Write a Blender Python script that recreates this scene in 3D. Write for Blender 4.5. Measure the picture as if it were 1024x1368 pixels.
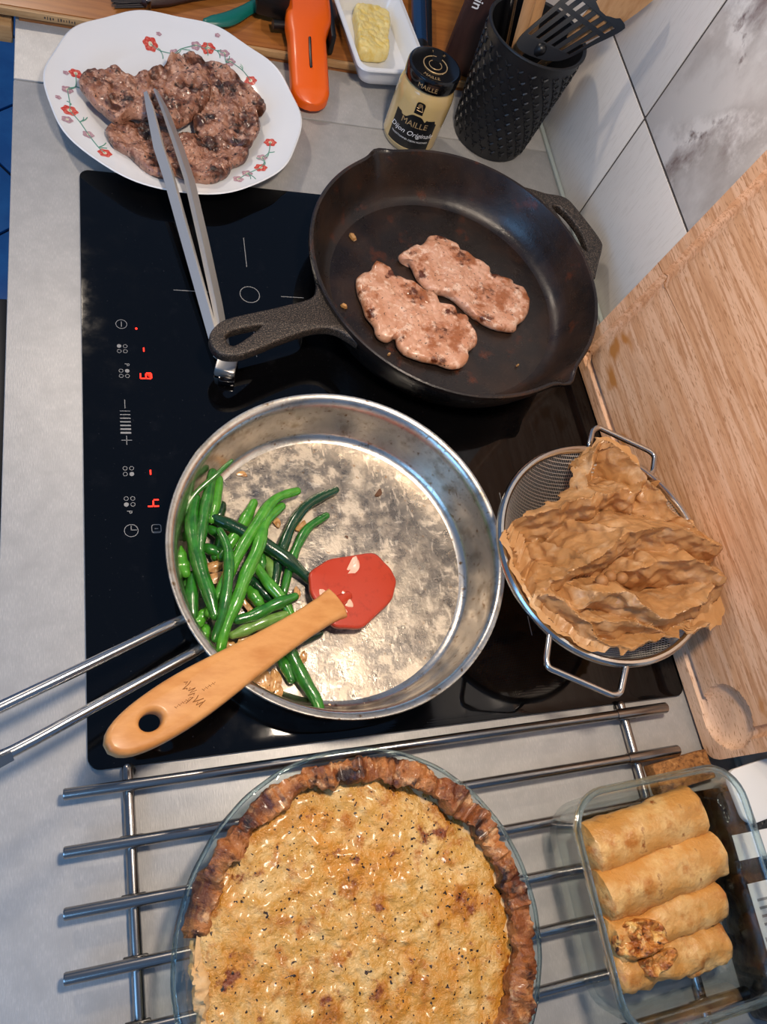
import bpy, bmesh, math, random
from mathutils import Vector, Matrix, noise
random.seed(7)
for o in list(bpy.data.objects): bpy.data.objects.remove(o)
SC = bpy.context.scene
COL = SC.collection
# ------------------------------------------------------------------ camera, light, exposure
cam_d = bpy.data.cameras.new('camera'); cam = bpy.data.objects.new('camera', cam_d); COL.objects.link(cam)
cam_d.sensor_fit = 'VERTICAL'; cam_d.sensor_height = 36.0; cam_d.lens = 36.0 * 1037.26 / 1368.0
cam_d.clip_start = 0.01
cam.matrix_world = Matrix(((0.94605909, 0.02951064, -0.32264735, 0.02726604),
                           (-0.15319923, 0.91822797, -0.36522238, -0.06720921),
                           (0.28548587, 0.39495128, 0.87321893, 0.64498504), (0, 0, 0, 1)))
SC.camera = cam
w = bpy.data.worlds.new('room_light'); SC.world = w; w.use_nodes = True
w.node_tree.nodes['Background'].inputs[0].default_value = (0.34, 0.56, 1.0, 1)
w.node_tree.nodes['Background'].inputs[1].default_value = 0.30
def area(name, loc, size, power, col, target, shape='DISK', sy=None):
    d = bpy.data.lights.new(name, 'AREA'); d.shape = shape; d.size = size; d.energy = power; d.color = col
    if sy: d.size_y = sy
    o = bpy.data.objects.new(name, d); COL.objects.link(o); o.location = loc
    o.rotation_euler = (Vector(target) - Vector(loc)).to_track_quat('-Z', 'Y').to_euler()
    return o
area('hood_lamp', (.215, .128, .82), .10, 6.6, (1.0, .83, .66), (.25, .25, 0))
area('ceiling_lamp', (-.60, 1.70, 1.55), .14, 12.0, (1.0, .84, .68), (.2, .3, 0))
area('window_daylight', (-1.3, -.7, .8), .9, 10.5, (.25, .55, 1.0), (.2, .0, 0), 'RECTANGLE', 1.0)
SC.view_settings.view_transform = 'Standard'; SC.view_settings.look = 'None'
SC.view_settings.gamma = 1.0; SC.view_settings.use_curve_mapping = False
SC.view_settings.exposure = 0.0

# ------------------------------------------------------------------ helpers (all lengths in centimetres)
def lin(c):
    if isinstance(c, str): c = [int(c[i:i+2], 16) / 255 for i in (0, 2, 4)]
    return tuple((x / 12.92 if x <= .04045 else ((x + .055) / 1.055) ** 2.4) for x in c) + (1,)
def mat(name, col, rough=.5, metal=0., layers=(), bump=(), stretch=(1, 1, 1), spec=.5, coat=0., emit=0., trans=0., sss=0., rlayer=None):
    """principled material; layers = (kind, scale, lo, hi, colour[, detail][, stretch]); scales per metre"""
    m = bpy.data.materials.new(name); m.use_nodes = True
    nt = m.node_tree; N = nt.nodes; L = nt.links; b = N['Principled BSDF']
    b.inputs['Roughness'].default_value = rough; b.inputs['Metallic'].default_value = metal
    b.inputs['Specular IOR Level'].default_value = spec; b.inputs['Coat Weight'].default_value = coat
    b.inputs['Coat Roughness'].default_value = .15
    if sss: b.inputs['Subsurface Weight'].default_value = sss; b.inputs['Subsurface Radius'].default_value = (.004, .002, .001)
    c = lin(col); b.inputs['Base Color'].default_value = c
    if emit: b.inputs['Emission Color'].default_value = c; b.inputs['Emission Strength'].default_value = emit
    if not layers and not bump and not rlayer: return m
    tc = N.new('ShaderNodeTexCoord')
    def tex(kind, scale, det, st):
        mp = N.new('ShaderNodeMapping'); mp.inputs['Scale'].default_value = st; L.new(tc.outputs['Object'], mp.inputs['Vector'])
        if kind == 'voronoi':
            t = N.new('ShaderNodeTexVoronoi'); t.inputs['Scale'].default_value = scale; L.new(mp.outputs[0], t.inputs['Vector']); return t.outputs['Distance']
        if kind == 'wave':
            t = N.new('ShaderNodeTexWave'); t.inputs['Scale'].default_value = scale; t.inputs['Distortion'].default_value = 6; t.inputs['Detail'].default_value = det
            t.inputs['Detail Scale'].default_value = 1.2
            L.new(mp.outputs[0], t.inputs['Vector']); return t.outputs['Fac']
        t = N.new('ShaderNodeTexNoise'); t.inputs['Scale'].default_value = scale; t.inputs['Detail'].default_value = det; t.inputs['Roughness'].default_value = .6
        L.new(mp.outputs[0], t.inputs['Vector']); return t.outputs['Fac']
    def ramp(out, lo, hi):
        r = N.new('ShaderNodeMapRange'); r.inputs['From Min'].default_value = lo; r.inputs['From Max'].default_value = hi
        L.new(out, r.inputs['Value']); return r.outputs[0]
    cur = None
    for ly in layers:
        kind, sc, lo, hi, c2 = ly[:5]; det = ly[5] if len(ly) > 5 else 4; st = ly[6] if len(ly) > 6 else stretch
        fac = ramp(tex(kind, sc, det, st), lo, hi)
        mx = N.new('ShaderNodeMix'); mx.data_type = 'RGBA'
        if cur is None: mx.inputs[6].default_value = c
        else: L.new(cur, mx.inputs[6])
        mx.inputs[7].default_value = lin(c2); L.new(fac, mx.inputs[0]); cur = mx.outputs[2]
    if cur is not None: L.new(cur, b.inputs['Base Color'])
    if rlayer:
        kind, sc, lo, hi, r0, r1 = rlayer
        f = ramp(tex(kind, sc, 5, stretch), lo, hi); mm = N.new('ShaderNodeMapRange'); mm.inputs['To Min'].default_value = r0; mm.inputs['To Max'].default_value = r1
        L.new(f, mm.inputs['Value']); L.new(mm.outputs[0], b.inputs['Roughness'])
    prev = None
    for bp in bump:
        kind, sc, dist = bp[:3]; st = bp[3] if len(bp) > 3 else stretch
        bn = N.new('ShaderNodeBump'); bn.inputs['Distance'].default_value = dist; bn.inputs['Strength'].default_value = 1
        L.new(tex(kind, sc, 4, st), bn.inputs['Height'])
        if prev is not None: L.new(prev, bn.inputs['Normal'])
        prev = bn.outputs[0]
    if prev is not None: L.new(prev, b.inputs['Normal'])
    return m
def thin_glass(name, tint, gl=.05, edge=.55):
    """clear glass wall: tinted transparency with a mirror share that grows at grazing angles"""
    m = bpy.data.materials.new(name); m.use_nodes = True; nt = m.node_tree; N = nt.nodes; L = nt.links
    N.remove(N['Principled BSDF']); out = N['Material Output']
    t = N.new('ShaderNodeBsdfTransparent'); t.inputs[0].default_value = lin(tint)
    g = N.new('ShaderNodeBsdfGlossy'); g.inputs['Roughness'].default_value = .03; g.inputs[0].default_value = (1, 1, 1, 1)
    lw = N.new('ShaderNodeLayerWeight'); lw.inputs['Blend'].default_value = .35
    mr = N.new('ShaderNodeMapRange'); mr.inputs['To Min'].default_value = gl; mr.inputs['To Max'].default_value = edge
    L.new(lw.outputs['Facing'], mr.inputs['Value'])
    mx = N.new('ShaderNodeMixShader'); L.new(mr.outputs[0], mx.inputs[0]); L.new(t.outputs[0], mx.inputs[1]); L.new(g.outputs[0], mx.inputs[2])
    L.new(mx.outputs[0], out.inputs['Surface']); return m
def solid_glass(name, tint):
    m = bpy.data.materials.new(name); m.use_nodes = True; nt = m.node_tree; N = nt.nodes; L = nt.links
    N.remove(N['Principled BSDF'])
    g = N.new('ShaderNodeBsdfGlass'); g.inputs['Color'].default_value = lin(tint); g.inputs['Roughness'].default_value = .02; g.inputs['IOR'].default_value = 1.48
    t = N.new('ShaderNodeBsdfTransparent'); t.inputs[0].default_value = lin(tint)
    mx = N.new('ShaderNodeMixShader'); mx.inputs[0].default_value = .4; L.new(g.outputs[0], mx.inputs[1]); L.new(t.outputs[0], mx.inputs[2])
    L.new(mx.outputs[0], N['Material Output'].inputs['Surface']); return m

def smooth_poly(P, n=96, closed=True):
    """Catmull-Rom through the points, evenly resampled"""
    k = len(P); Q = []
    rng = k if closed else k - 1
    for i in range(rng):
        g = (lambda j: P[j % k]) if closed else (lambda j: P[min(max(j, 0), k - 1)])
        p0, p1, p2, p3 = [Vector(g(i + d)) for d in (-1, 0, 1, 2)]
        for j in range(10):
            t = j / 10
            Q.append(.5 * ((2 * p1) + (p2 - p0) * t + (2 * p0 - 5 * p1 + 4 * p2 - p3) * t * t + (3 * p1 - p0 - 3 * p2 + p3) * t ** 3))
    if closed: Q.append(Q[0].copy())
    else: Q.append(Vector(P[-1]))
    Ls = [0]
    for a, b in zip(Q, Q[1:]): Ls.append(Ls[-1] + (b - a).length)
    out = []; j = 0
    for i in range(n):
        d = Ls[-1] * i / (n if closed else n - 1)
        while j < len(Ls) - 2 and Ls[j + 1] < d: j += 1
        s = (d - Ls[j]) / max(Ls[j + 1] - Ls[j], 1e-9); out.append(Q[j].lerp(Q[j + 1], s))
    return out
class MB:
    def __init__(s): s.v = []; s.f = []
    def add(s, v, f):
        o = len(s.v); s.v += [Vector(a) for a in v]; s.f += [tuple(i + o for i in a) for a in f]; return s
    def box(s, c, d, R=None, bev=0.):
        x, y, z = d[0] / 2, d[1] / 2, d[2] / 2
        if bev:
            b = bev; vs = []; idx = {}
            bm = bmesh.new(); bmesh.ops.create_cube(bm, size=1)
            for v in bm.verts: v.co = Vector((v.co.x * d[0], v.co.y * d[1], v.co.z * d[2]))
            bmesh.ops.bevel(bm, geom=list(bm.edges), offset=b, segments=2, profile=.5, affect='EDGES')
            bm.verts.index_update()
            vs = [v.co.copy() for v in bm.verts]; fs = [[v.index for v in f.verts] for f in bm.faces]; bm.free()
        else:
            vs = [Vector((a * x, b * y, c_ * z)) for a in (-1, 1) for b in (-1, 1) for c_ in (-1, 1)]
            fs = [(0, 1, 3, 2), (4, 6, 7, 5), (0, 4, 5, 1), (2, 3, 7, 6), (0, 2, 6, 4), (1, 5, 7, 3)]
        R = R or Matrix.Identity(3); c = Vector(c)
        return s.add([R @ v + c for v in vs], fs)
    def tube(s, P, r, n=10, round_ends=False, flat=1., up=None):
        P = [Vector(p) for p in P]; k = len(P); r = list(r) if hasattr(r, '__len__') else [r] * k
        T = [(P[min(i + 1, k - 1)] - P[max(i - 1, 0)]).normalized() for i in range(k)]
        if round_ends:
            A = [(P[0] - T[0] * r[0] * math.cos(a), r[0] * math.sin(a), T[0]) for a in (.25, .7, 1.15)]
            B = [(P[-1] + T[-1] * r[-1] * math.cos(a), r[-1] * math.sin(a), T[-1]) for a in (1.15, .7, .25)]
            seq = A + list(zip(P, r, T)) + B
        else: seq = list(zip(P, r, T))
        u = Vector(up) if up else Vector((0, 0, 1))
        if abs(u.dot(seq[0][2])) > .95: u = Vector((1, 0, 0))
        vs = []
        for p, rr, t in seq:
            u = (u - t * u.dot(t)).normalized(); w_ = t.cross(u)
            for j in range(n):
                a = 2 * math.pi * j / n; vs.append(p + w_ * math.cos(a) * rr + u * math.sin(a) * rr * flat)
        m = len(seq); fs = [(i * n + j, i * n + (j + 1) % n, (i + 1) * n + (j + 1) % n, (i + 1) * n + j) for i in range(m - 1) for j in range(n)]
        fs.append(tuple(range(n - 1, -1, -1))); fs.append(tuple(range((m - 1) * n, m * n)))
        return s.add(vs, fs)
    def ring(s, P, r, n=8, flat=1.):
        """closed tube"""
        P = [Vector(p) for p in P]; k = len(P); vs = []
        for i in range(k):
            t = (P[(i + 1) % k] - P[i - 1]).normalized(); u = Vector((0, 0, 1)); u = (u - t * u.dot(t)).normalized(); w_ = t.cross(u)
            for j in range(n):
                a = 2 * math.pi * j / n; vs.append(P[i] + w_ * math.cos(a) * r + u * math.sin(a) * r * flat)
        fs = [(i * n + j, i * n + (j + 1) % n, ((i + 1) % k) * n + (j + 1) % n, ((i + 1) % k) * n + j) for i in range(k) for j in range(n)]
        return s.add(vs, fs)
    def lathe(s, prof, c, n=64, rf=None, closed=False):
        vs = []; k = len(prof)
        for i, (r, z) in enumerate(prof):
            for j in range(n):
                a = 2 * math.pi * j / n; rr, zz = (rf(r, z, a, i) if rf else (r, z))
                vs.append((c[0] + rr * math.cos(a), c[1] + rr * math.sin(a), c[2] + zz))
        rows = k if closed else k - 1
        fs = [(i * n + j, i * n + (j + 1) % n, ((i + 1) % k) * n + (j + 1) % n, ((i + 1) % k) * n + j) for i in range(rows) for j in range(n)]
        if not closed:
            if prof[0][0] > 1e-6: fs.append(tuple(range(n - 1, -1, -1)))
            if prof[-1][0] > 1e-6: fs.append(tuple(range((k - 1) * n, k * n)))
        return s.add(vs, fs)
    def surf(s, grid, closed_u=False):
        nu = len(grid); nv = len(grid[0]); vs = [p for row in grid for p in row]
        fs = [(i * nv + j, ((i + 1) % nu) * nv + j, ((i + 1) % nu) * nv + j + 1, i * nv + j + 1) for i in range(nu if closed_u else nu - 1) for j in range(nv - 1)]
        return s.add(vs, fs)
    def curve(s, polys, z, ext, bev=0., fn=None):
        """flat outline with holes, extruded by +-ext about z; fn maps the points afterwards"""
        cd = bpy.data.curves.new('c', 'CURVE'); cd.dimensions = '2D'; cd.fill_mode = 'BOTH'; cd.extrude = ext; cd.bevel_depth = bev; cd.bevel_resolution = 2 if bev else 0
        for P in polys:
            sp = cd.splines.new('POLY'); sp.points.add(len(P) - 1); sp.use_cyclic_u = True
            for q, p in zip(sp.points, P): q.co = (p[0], p[1], 0, 1)
        ob = bpy.data.objects.new('c', cd); COL.objects.link(ob)
        dg = bpy.context.evaluated_depsgraph_get(); me = bpy.data.meshes.new_from_object(ob.evaluated_get(dg))
        bm = bmesh.new(); bm.from_mesh(me); bmesh.ops.remove_doubles(bm, verts=bm.verts, dist=1e-3); bm.verts.index_update()
        vs = [v.co + Vector((0, 0, z)) for v in bm.verts]; fs = [[v.index for v in f.verts] for f in bm.faces]; bm.free()
        bpy.data.objects.remove(ob); bpy.data.curves.remove(cd); bpy.data.meshes.remove(me)
        if fn: vs = [Vector(fn(v)) for v in vs]
        return s.add(vs, fs)
    def text(s, body, size, fn, shear=0., align='CENTER', bold=0.):
        cd = bpy.data.curves.new('t', 'FONT'); cd.body = body; cd.size = size; cd.shear = shear; cd.align_x = align; cd.align_y = 'CENTER'; cd.offset = bold
        cd.resolution_u = 3
        ob = bpy.data.objects.new('t', cd); COL.objects.link(ob)
        dg = bpy.context.evaluated_depsgraph_get(); me = bpy.data.meshes.new_from_object(ob.evaluated_get(dg))
        vs = [Vector(fn(v.co)) for v in me.vertices]; fs = [tuple(p.vertices) for p in me.polygons]
        bpy.data.objects.remove(ob); bpy.data.curves.remove(cd); bpy.data.meshes.remove(me)
        return s.add(vs, fs)
ORG = {}
def build(name, mb, m, parent=None, smooth=True, ang=40, org=None, label=None, kind=None):
    me = bpy.data.meshes.new(name)
    base = ORG[parent.name] if parent else Vector(org if org else (0, 0, 0))
    me.from_pydata([(v - base) * .01 for v in mb.v], [], mb.f); me.update()
    bm = bmesh.new(); bm.from_mesh(me); bmesh.ops.recalc_face_normals(bm, faces=bm.faces); bm.to_mesh(me); bm.free()
    if smooth:
        me.polygons.foreach_set('use_smooth', [True] * len(me.polygons)); me.set_sharp_from_angle(angle=math.radians(ang))
    me.materials.append(m)
    o = bpy.data.objects.new(name, me); COL.objects.link(o)
    if parent: o.parent = parent; ORG[o.name] = base
    else: o.location = base * .01; ORG[o.name] = base
    if label: o['label'] = label
    if kind: o['kind'] = kind
    return o
def tag(o, label, cat, group=None):
    o['label'] = label; o['category'] = cat
    if group: o['group'] = group
    return o
def thing(name, label, cat, loc=(0, 0, 0), group=None):
    o = bpy.data.objects.new(name, None); COL.objects.link(o); o.location = Vector(loc) * .01; o.empty_display_size = .02
    ORG[o.name] = Vector(loc); return tag(o, label, cat, group)
def struct(o): o['kind'] = 'structure'; return o
def nz(p, s, seed=0): return noise.noise(Vector((p[0] * s + seed * 7.3, p[1] * s + seed * 3.1, (p[2] if len(p) > 2 else 0) * s + seed * 1.7)))
def circ(c, r, n=32, z=None, a0=0, a1=2 * math.pi):
    return [(c[0] + r * math.cos(a0 + (a1 - a0) * i / n), c[1] + r * math.sin(a0 + (a1 - a0) * i / n)) + (() if z is None else (z,)) for i in range(n)]
def rrect(cx, cy, wx, wy, r, n=6, rot=0.):
    P = []
    for sx, sy, a in ((1, 1, 0), (-1, 1, 90), (-1, -1, 180), (1, -1, 270)):
        for i in range(n + 1):
            t = math.radians(a + 90 * i / n); P.append((sx * (wx / 2 - r) + r * math.cos(t), sy * (wy / 2 - r) + r * math.sin(t)))
    c, s = math.cos(rot), math.sin(rot)
    return [(cx + c * x - s * y, cy + s * x + c * y) for x, y in P]
# ------------------------------------------------------------------ traced plan coordinates (cm on the worktop: x to the wall, y along the worktop)
STEAK_A = [(29.78,48.86),(30.95,48.43),(31.34,47.41),(33.26,46.65),(34.67,45.57),(36.13,44.77),(36.39,43.74),(37.97,43.46),(38.16,42.69),(37.53,41.87),(39.15,42.36),(39.37,41.21),(39.85,39.96),(39.53,38.68),(38.38,37.62),(38.16,36.62),(37.07,35.73),(35.71,35.68),(34.68,36.12),(32.97,36.42),(31.15,37.18),(30.46,38.24),(30.41,39.21),(29.35,38.67),(28.39,39.35),(28.26,40.56),(27.58,41.75),(27.45,42.99),(27.13,44.48),(27.22,46.27),(27.85,47.1),(28.91,47.59)]
STEAK_B = [(32.71,50.08),(34.58,51.5),(34.89,51.25),(35.99,52.06),(36.78,53.13),(38.01,53.26),(38.67,52.91),(39.9,52.33),(39.66,51.74),(41.01,51.17),(41.83,50.41),(43.35,49.43),(43.47,48.32),(44.77,48.02),(46.17,47.58),(46.0,46.87),(47.22,46.69),(47.61,45.21),(47.27,43.82),(46.29,42.42),(45.21,41.56),(44.77,40.75),(43.08,40.78),(41.74,41.22),(40.5,42.06),(39.32,43.16),(38.18,44.52),(37.37,45.12),(35.79,45.4),(34.97,45.99),(34.26,47.13),(33.92,48.44),(33.6,49.21),(32.82,49.41)]
STEAK_1 = [(0.15,67.53),(1.21,69.76),(2.86,70.12),(3.34,71.14),(4.07,69.93),(5.77,70.07),(8.68,72.1),(10.08,74.32),(11.33,73.41),(12.96,73.06),(13.76,70.39),(13.26,67.97),(11.84,65.88),(9.83,63.96),(8.0,64.28),(5.28,64.63),(3.75,63.48),(2.3,64.5),(1.15,65.56)]
STEAK_2 = [(11.5,75.68),(13.81,74.99),(16.11,74.04),(17.69,72.44),(19.48,69.45),(19.52,68.05),(18.67,68.12),(18.77,65.59),(17.91,63.63),(17.49,62.66),(16.14,62.21),(14.29,63.45),(12.05,63.5),(11.55,65.63),(11.99,67.52),(10.82,69.58),(10.38,73.25)]
STEAK_3 = [(9.56,63.62),(11.81,64.24),(14.38,64.02),(16.23,62.55),(17.17,62.04),(16.7,60.43),(15.31,59.35),(14.56,57.96),(12.88,56.67),(10.72,56.77),(9.52,57.22),(7.75,58.2),(7.91,61.6)]
STEAK_4 = [(2.69,63.27),(4.38,64.87),(6.5,64.61),(8.61,63.45),(9.85,63.23),(10.0,60.24),(9.22,57.18),(7.68,56.75),(6.23,57.56),(4.81,59.41),(3.08,60.79)]
HANDLE = [(24.02,43.3),(22.74,41.74),(21.24,40.56),(18.17,39.21),(13.11,37.54),(11.68,36.55),(11.13,35.31),(11.64,34.13),(12.81,33.86),(14.19,34.24),(17.83,36.06),(20.83,37.23),(23.03,37.18),(25.07,35.74)]
HHOLE = [(12.08,35.6),(12.54,36.35),(13.6,36.82),(15.5,37.35),(16.11,37.13),(15.02,35.91),(13.2,34.52),(12.35,34.72)]
HELP = [(47.53,57.89),(49.24,57.52),(50.76,57.17),(53.14,56.87),(54.32,55.17),(56.07,51.18),(55.92,49.82),(54.85,47.74),(53.85,45.71)]
HELPH = [(50.85,55.66),(52.38,55.57),(53.91,52.97),(54.38,49.89),(53.78,48.95),(52.41,51.23),(51.45,53.95)]
BEANS = [
 ( [(8.88,20.71,3.2),(8.43,18.17,3.2),(8.87,14.64,3.2),(9.45,12.21,3.2),(9.78,10.43,3.2)] , 0.52 ,'g'),
 ( [(10.48,23.0,3.4),(9.81,20.38,3.4),(9.13,17.43,3.4),(8.93,15.79,3.4)] , 0.42 ,'g'),
 ( [(11.98,23.51,4.6),(10.68,22.49,4),(8.87,20.96,3.6),(8.05,19.66,3.2),(7.42,18.29,3)] , 0.2 ,'m'),
 ( [(11.03,22.71,2.6),(10.59,20.72,2.6),(10.17,18.99,2.6)] , 0.45 ,'b'),
 ( [(10.19,19.2,2.6),(11.88,18.28,2.6),(13.95,16.91,2.6),(16.25,15.2,2.3),(18.18,13.34,1.8)] , 0.5 ,'d'),
 ( [(13.94,20.58,2.2),(12.97,18.84,2.2),(11.84,17.16,2.2),(10.75,15.73,2.2)] , 0.45 ,'b'),
 ( [(17.92,21.62,2.2),(15.71,20.6,2.8),(14.0,18.39,3.2),(12.4,16.07,3.3),(10.83,13.29,3.3),(9.38,10.77,2.8)] , 0.42 ,'b'),
 ( [(16.34,20.09,2.4),(14.66,18.49,2.9),(13.73,15.93,3.5),(12.52,13.66,3.7),(11.58,11.52,3.7),(10.51,9.36,3.4),(10.06,7.79,3.0)] , 0.46 ,'b'),
 ( [(10.64,17.5,3.6),(11.13,15.66,4),(10.91,13.02,4.1),(10.38,10.6,3.8),(9.64,8.53,3.2)] , 0.36 ,'g'),
 ( [(21.66,21.88,1.7),(19.09,20.66,1.7),(17.39,18.89,1.7),(16.33,16.93,1.7),(15.49,14.81,1.7),(15.12,13.14,1.7)] , 0.42 ,'d'),
 ( [(20.47,19.39,1.6),(18.6,18.21,1.6),(17.32,16.27,1.6),(16.48,14.36,1.6),(15.87,12.5,1.6)] , 0.36 ,'g'),
 ( [(13.57,14.67,2.4),(14.41,13.16,2.4),(15.44,11.66,2.4),(16.15,9.99,2.4)] , 0.42 ,'b'),
 ( [(16.38,11.55,3.2),(14.45,10.88,3.2),(12.85,10.2,3.2),(11.5,9.92,3.2)] , 0.42 ,'g'),
 ( [(15.45,10.18,2.6),(13.65,9.72,2.6),(12.08,9.16,2.6),(11.11,8.85,2.6)] , 0.42 ,'p'),
 ( [(14.96,10.19,2.0),(15.7,7.59,1.8),(16.45,5.4,1.7),(17.38,3.4,1.7),(17.69,2.53,1.6)] , 0.5 ,'g'),
 ( [(14.92,7.15,1.5),(15.38,5.94,1.5),(15.67,5.04,1.5)] , 0.42 ,'g'),
 ( [(7.33,16.37,2.6),(7.46,15.34,2.6),(7.77,14.31,2.6)] , 0.5 ,'b'),
 ( [(8.35,14.21,2.2),(8.16,12.62,2.2),(8.14,10.84,2.2)] , 0.46 ,'g'),
 ( [(9.31,11.24,1.9),(8.7,10.5,1.9),(8.29,9.95,1.9)] , 0.42 ,'b'),
 ( [(12.8,12.65,2.4),(13.3,11.81,2.4),(13.64,11.28,2.4)] , 0.42 ,'b'),
 ( [(14.63,16.0,1.5),(15.07,14.27,1.5),(15.07,12.38,1.5)] , 0.4 ,'p'),
 ( [(9.65,7.79,1.6),(10.57,7.61,1.6),(11.88,7.59,1.6)] , 0.4 ,'g'),
 ( [(10.01,18.46,1.8),(10.93,17.57,1.8),(10.31,15.9,1.8)] , 0.44 ,'g'),
 ( [(18.5,8.73,1.5),(16.42,8.2,1.5)] , 0.4 ,'d'),
 ( [(11.27,20.65,1.7),(10.77,19.35,1.7)] , 0.42 ,'d'),
 ( [(13.2,13.71,1.6),(14.62,11.96,1.6)] , 0.45 ,'d'),
 ( [(14.19,16.13,1.8),(14.15,14.64,1.8)] , 0.36 ,'g'),
 ( [(9.48,16.7,2.0),(10.98,16.0,2.0)] , 0.42 ,'g'),
 ( [(9.15,9.89,1.5),(9.19,9.01,1.5)] , 0.4 ,'b'),
 ( [(7.45,17.89,1.9),(8.11,17.75,1.9)] , 0.42 ,'m'),
 ( [(7.83,14.07,1.5),(7.83,12.46,1.5)] , 0.4 ,'m'),
]
ONION = [(12.14,8.61,1.7),(13.54,9.19,1.7),(10.15,14.9,1.7),(10.08,13.87,1.7),(13.69,12.82,1.7),(12.61,11.66,1.7),(16.94,12.19,1.7),(16.9,6.72,1.7),(13.57,5.49,1.7),(14.48,5.12,1.7),(14.57,4.07,1.7),(13.49,4.75,1.7),(15.95,19.16,1.7),(18.19,18.52,1.7),(11.59,18.33,1.7),(12.94,11.03,1.7),(10.98,8.32,1.7),(12.88,5.28,1.7)]
CRUMBS = [(26.03,21.72,1.05),(13.36,23.99,1.05),(18.39,2.45,1.05),(21.66,2.09,1.05),(22.28,17.48,1.05)]
SPAT = [(2.6,0.88,9.6),(4.55,2.21,9.0),(9.66,4.84,7.4),(14.81,7.82,5.0),(19.59,10.4,3.0),(21.67,11.97,2.2)]
HEAD = [(18.19,13.62),(20.07,14.75),(24.31,15.37),(25.49,13.89),(25.81,12.81),(25.03,11.13),(21.93,8.8),(19.64,8.98),(18.82,10.23),(18.05,11.94)]
SONION = [(22.12,14.16,2.5),(19.22,11.37,2.5),(20.83,11.05,2.5),(20.1,10.27,2.5)]
SH1 = [(44.58,22.68,9.0),(45.38,24.19,9.0),(46.07,24.56,9.0),(51.02,22.02,9.0),(51.56,21.45,9.0),(50.78,19.78,9.0),(50.12,19.32,9.0)]
SH2 = [(35.79,5.28,9.0),(34.88,3.14,9.0),(34.92,2.53,9.0),(40.14,-0.23,9.0),(40.89,-0.13,9.0),(42.15,2.03,9.0)]
ROLLS = [(38.02,-11.71,4.5),(47.83,-10.46,4.5),(37.95,-14.96,4.5),(48.92,-13.73,4.5),(38.0,-18.1,4.5),(48.06,-16.98,4.5),(37.93,-19.86,4.5),(47.62,-20.42,4.5)]
PAPER = [(45.16,23.01),(48.44,21.66),(49.08,18.55),(50.32,18.52),(51.35,15.46),(55.4,12.69),(55.12,10.87),(55.09,9.06),(52.31,4.74),(49.23,3.98),(46.01,3.6),(42.4,2.84),(39.28,3.24),(35.69,5.4),(33.96,8.04),(33.2,11.96),(33.61,14.29),(40.36,17.24),(41.74,19.42)]
HOBMARK = [(15.97,44.55,0.4),(15.99,51.79,0.4),(15.89,47.96,0.4),(19.19,44.41,0.4),(21.56,44.49,0.4),(8.52,44.54,0.4),(9.32,44.6,0.4),(16.09,37.78,0.4),(16.03,37.08,0.4)]
ICON = [(3.5,40.15,0.4),(4.83,39.72,0.4),(3.49,37.38,0.4),(5.42,37.38,0.4),(3.55,34.84,0.4),(5.44,34.42,0.4),(3.53,29.88,0.4),(3.57,31.43,0.4),(3.59,27.76,0.4),(3.62,24.73,0.4),(5.49,24.56,0.4),(3.65,21.73,0.4),(5.56,21.68,0.4),(3.69,19.16,0.4),(5.76,19.22,0.4)]
FLOW = [(7.66,77.36,2.2),(10.31,76.9,2.2),(12.68,77.94,2.2),(14.01,77.77,2.2),(8.61,78.67,2.2),(15.15,79.52,2.2),(15.83,77.21,2.2),(16.42,76.12,2.2),(18.51,73.56,2.2),(-0.17,70.5,2.2),(-1.12,70.19,2.2),(-0.99,67.82,2.2),(-1.85,66.36,2.2),(-0.79,64.88,2.2),(-1.01,63.38,2.2),(0.96,61.87,2.2),(2.49,59.58,2.2),(19.8,64.11,2.2),(18.64,61.61,2.2),(16.78,58.98,2.2),(18.32,59.95,2.2),(15.75,57.99,2.2)]
MISC = [(14.01,81.73,2.4),(19.13,85.65,2.4),(22.33,88.66,2.4),(4.57,82.77,2.4),(6.56,82.06,2.4),(12.11,85.33,2.4)]

# ------------------------------------------------------------------ materials
mt = {}
mt['laminate'] = mat('grey_brushed_laminate', 'adacaa', .42, .15, [('noise', 1500, .45, .75, 'bfbdb9', 2, (1, .12, 1)), ('noise', 60, .4, .75, 'a5a4a2', 3)], [('noise', 900, .00012, (1, .15, 1))])
mt['hobglass'] = mat('black_ceramic_glass', '050506', .06, 0, [('noise', 45, .60, .8, '101012', 6), ('noise', 500, .70, .80, '3c3d40', 2)], rlayer=('noise', 30, .45, .75, .04, .12), spec=.35)
mt['print'] = mat('grey_print', '8a8a8a', .5)
mt['led'] = mat('red_led', 'ff2010', .5, emit=4.)
mt['steel'] = mat('polished_steel', 'c4c2be', .2, 1.)
mt['steel_brushed'] = mat('brushed_steel', 'b0aca6', .33, 1., bump=[('noise', 1500, .00002, (1, 1, 1))])
mt['steel_tongs'] = mat('tong_steel', 'dcd8d2', .42, .85)
mt['rodsteel'] = mat('rod_steel', '9c9894', .24, 1.)
mt['panwall'] = mat('pan_wall_steel', 'd6d0c6', .26, 1., [('noise', 60, .5, .7, 'a89c8c', 6), ('noise', 200, .6, .7, '8a6a48', 4)], [('noise', 300, .0001)])
mt['panfloor'] = mat('scraped_pan_floor', '837d76', .3, .85, [('noise', 20, .42, .6, '9c9184', 6), ('noise', 40, .50, .62, 'b3a898', 8), ('noise', 240, .58, .66, 'c6bbab', 5, (1, .3, 1)), ('noise', 130, .60, .68, 'cfc4b4', 7, (.45, 1, 1)), ('noise', 60, .54, .62, 'c9bdac', 9), ('noise', 160, .64, .72, '8a6844', 6)],
                     [('noise', 120, .00025), ('noise', 420, .0003)], rlayer=('noise', 60, .4, .62, .26, .6))
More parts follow.
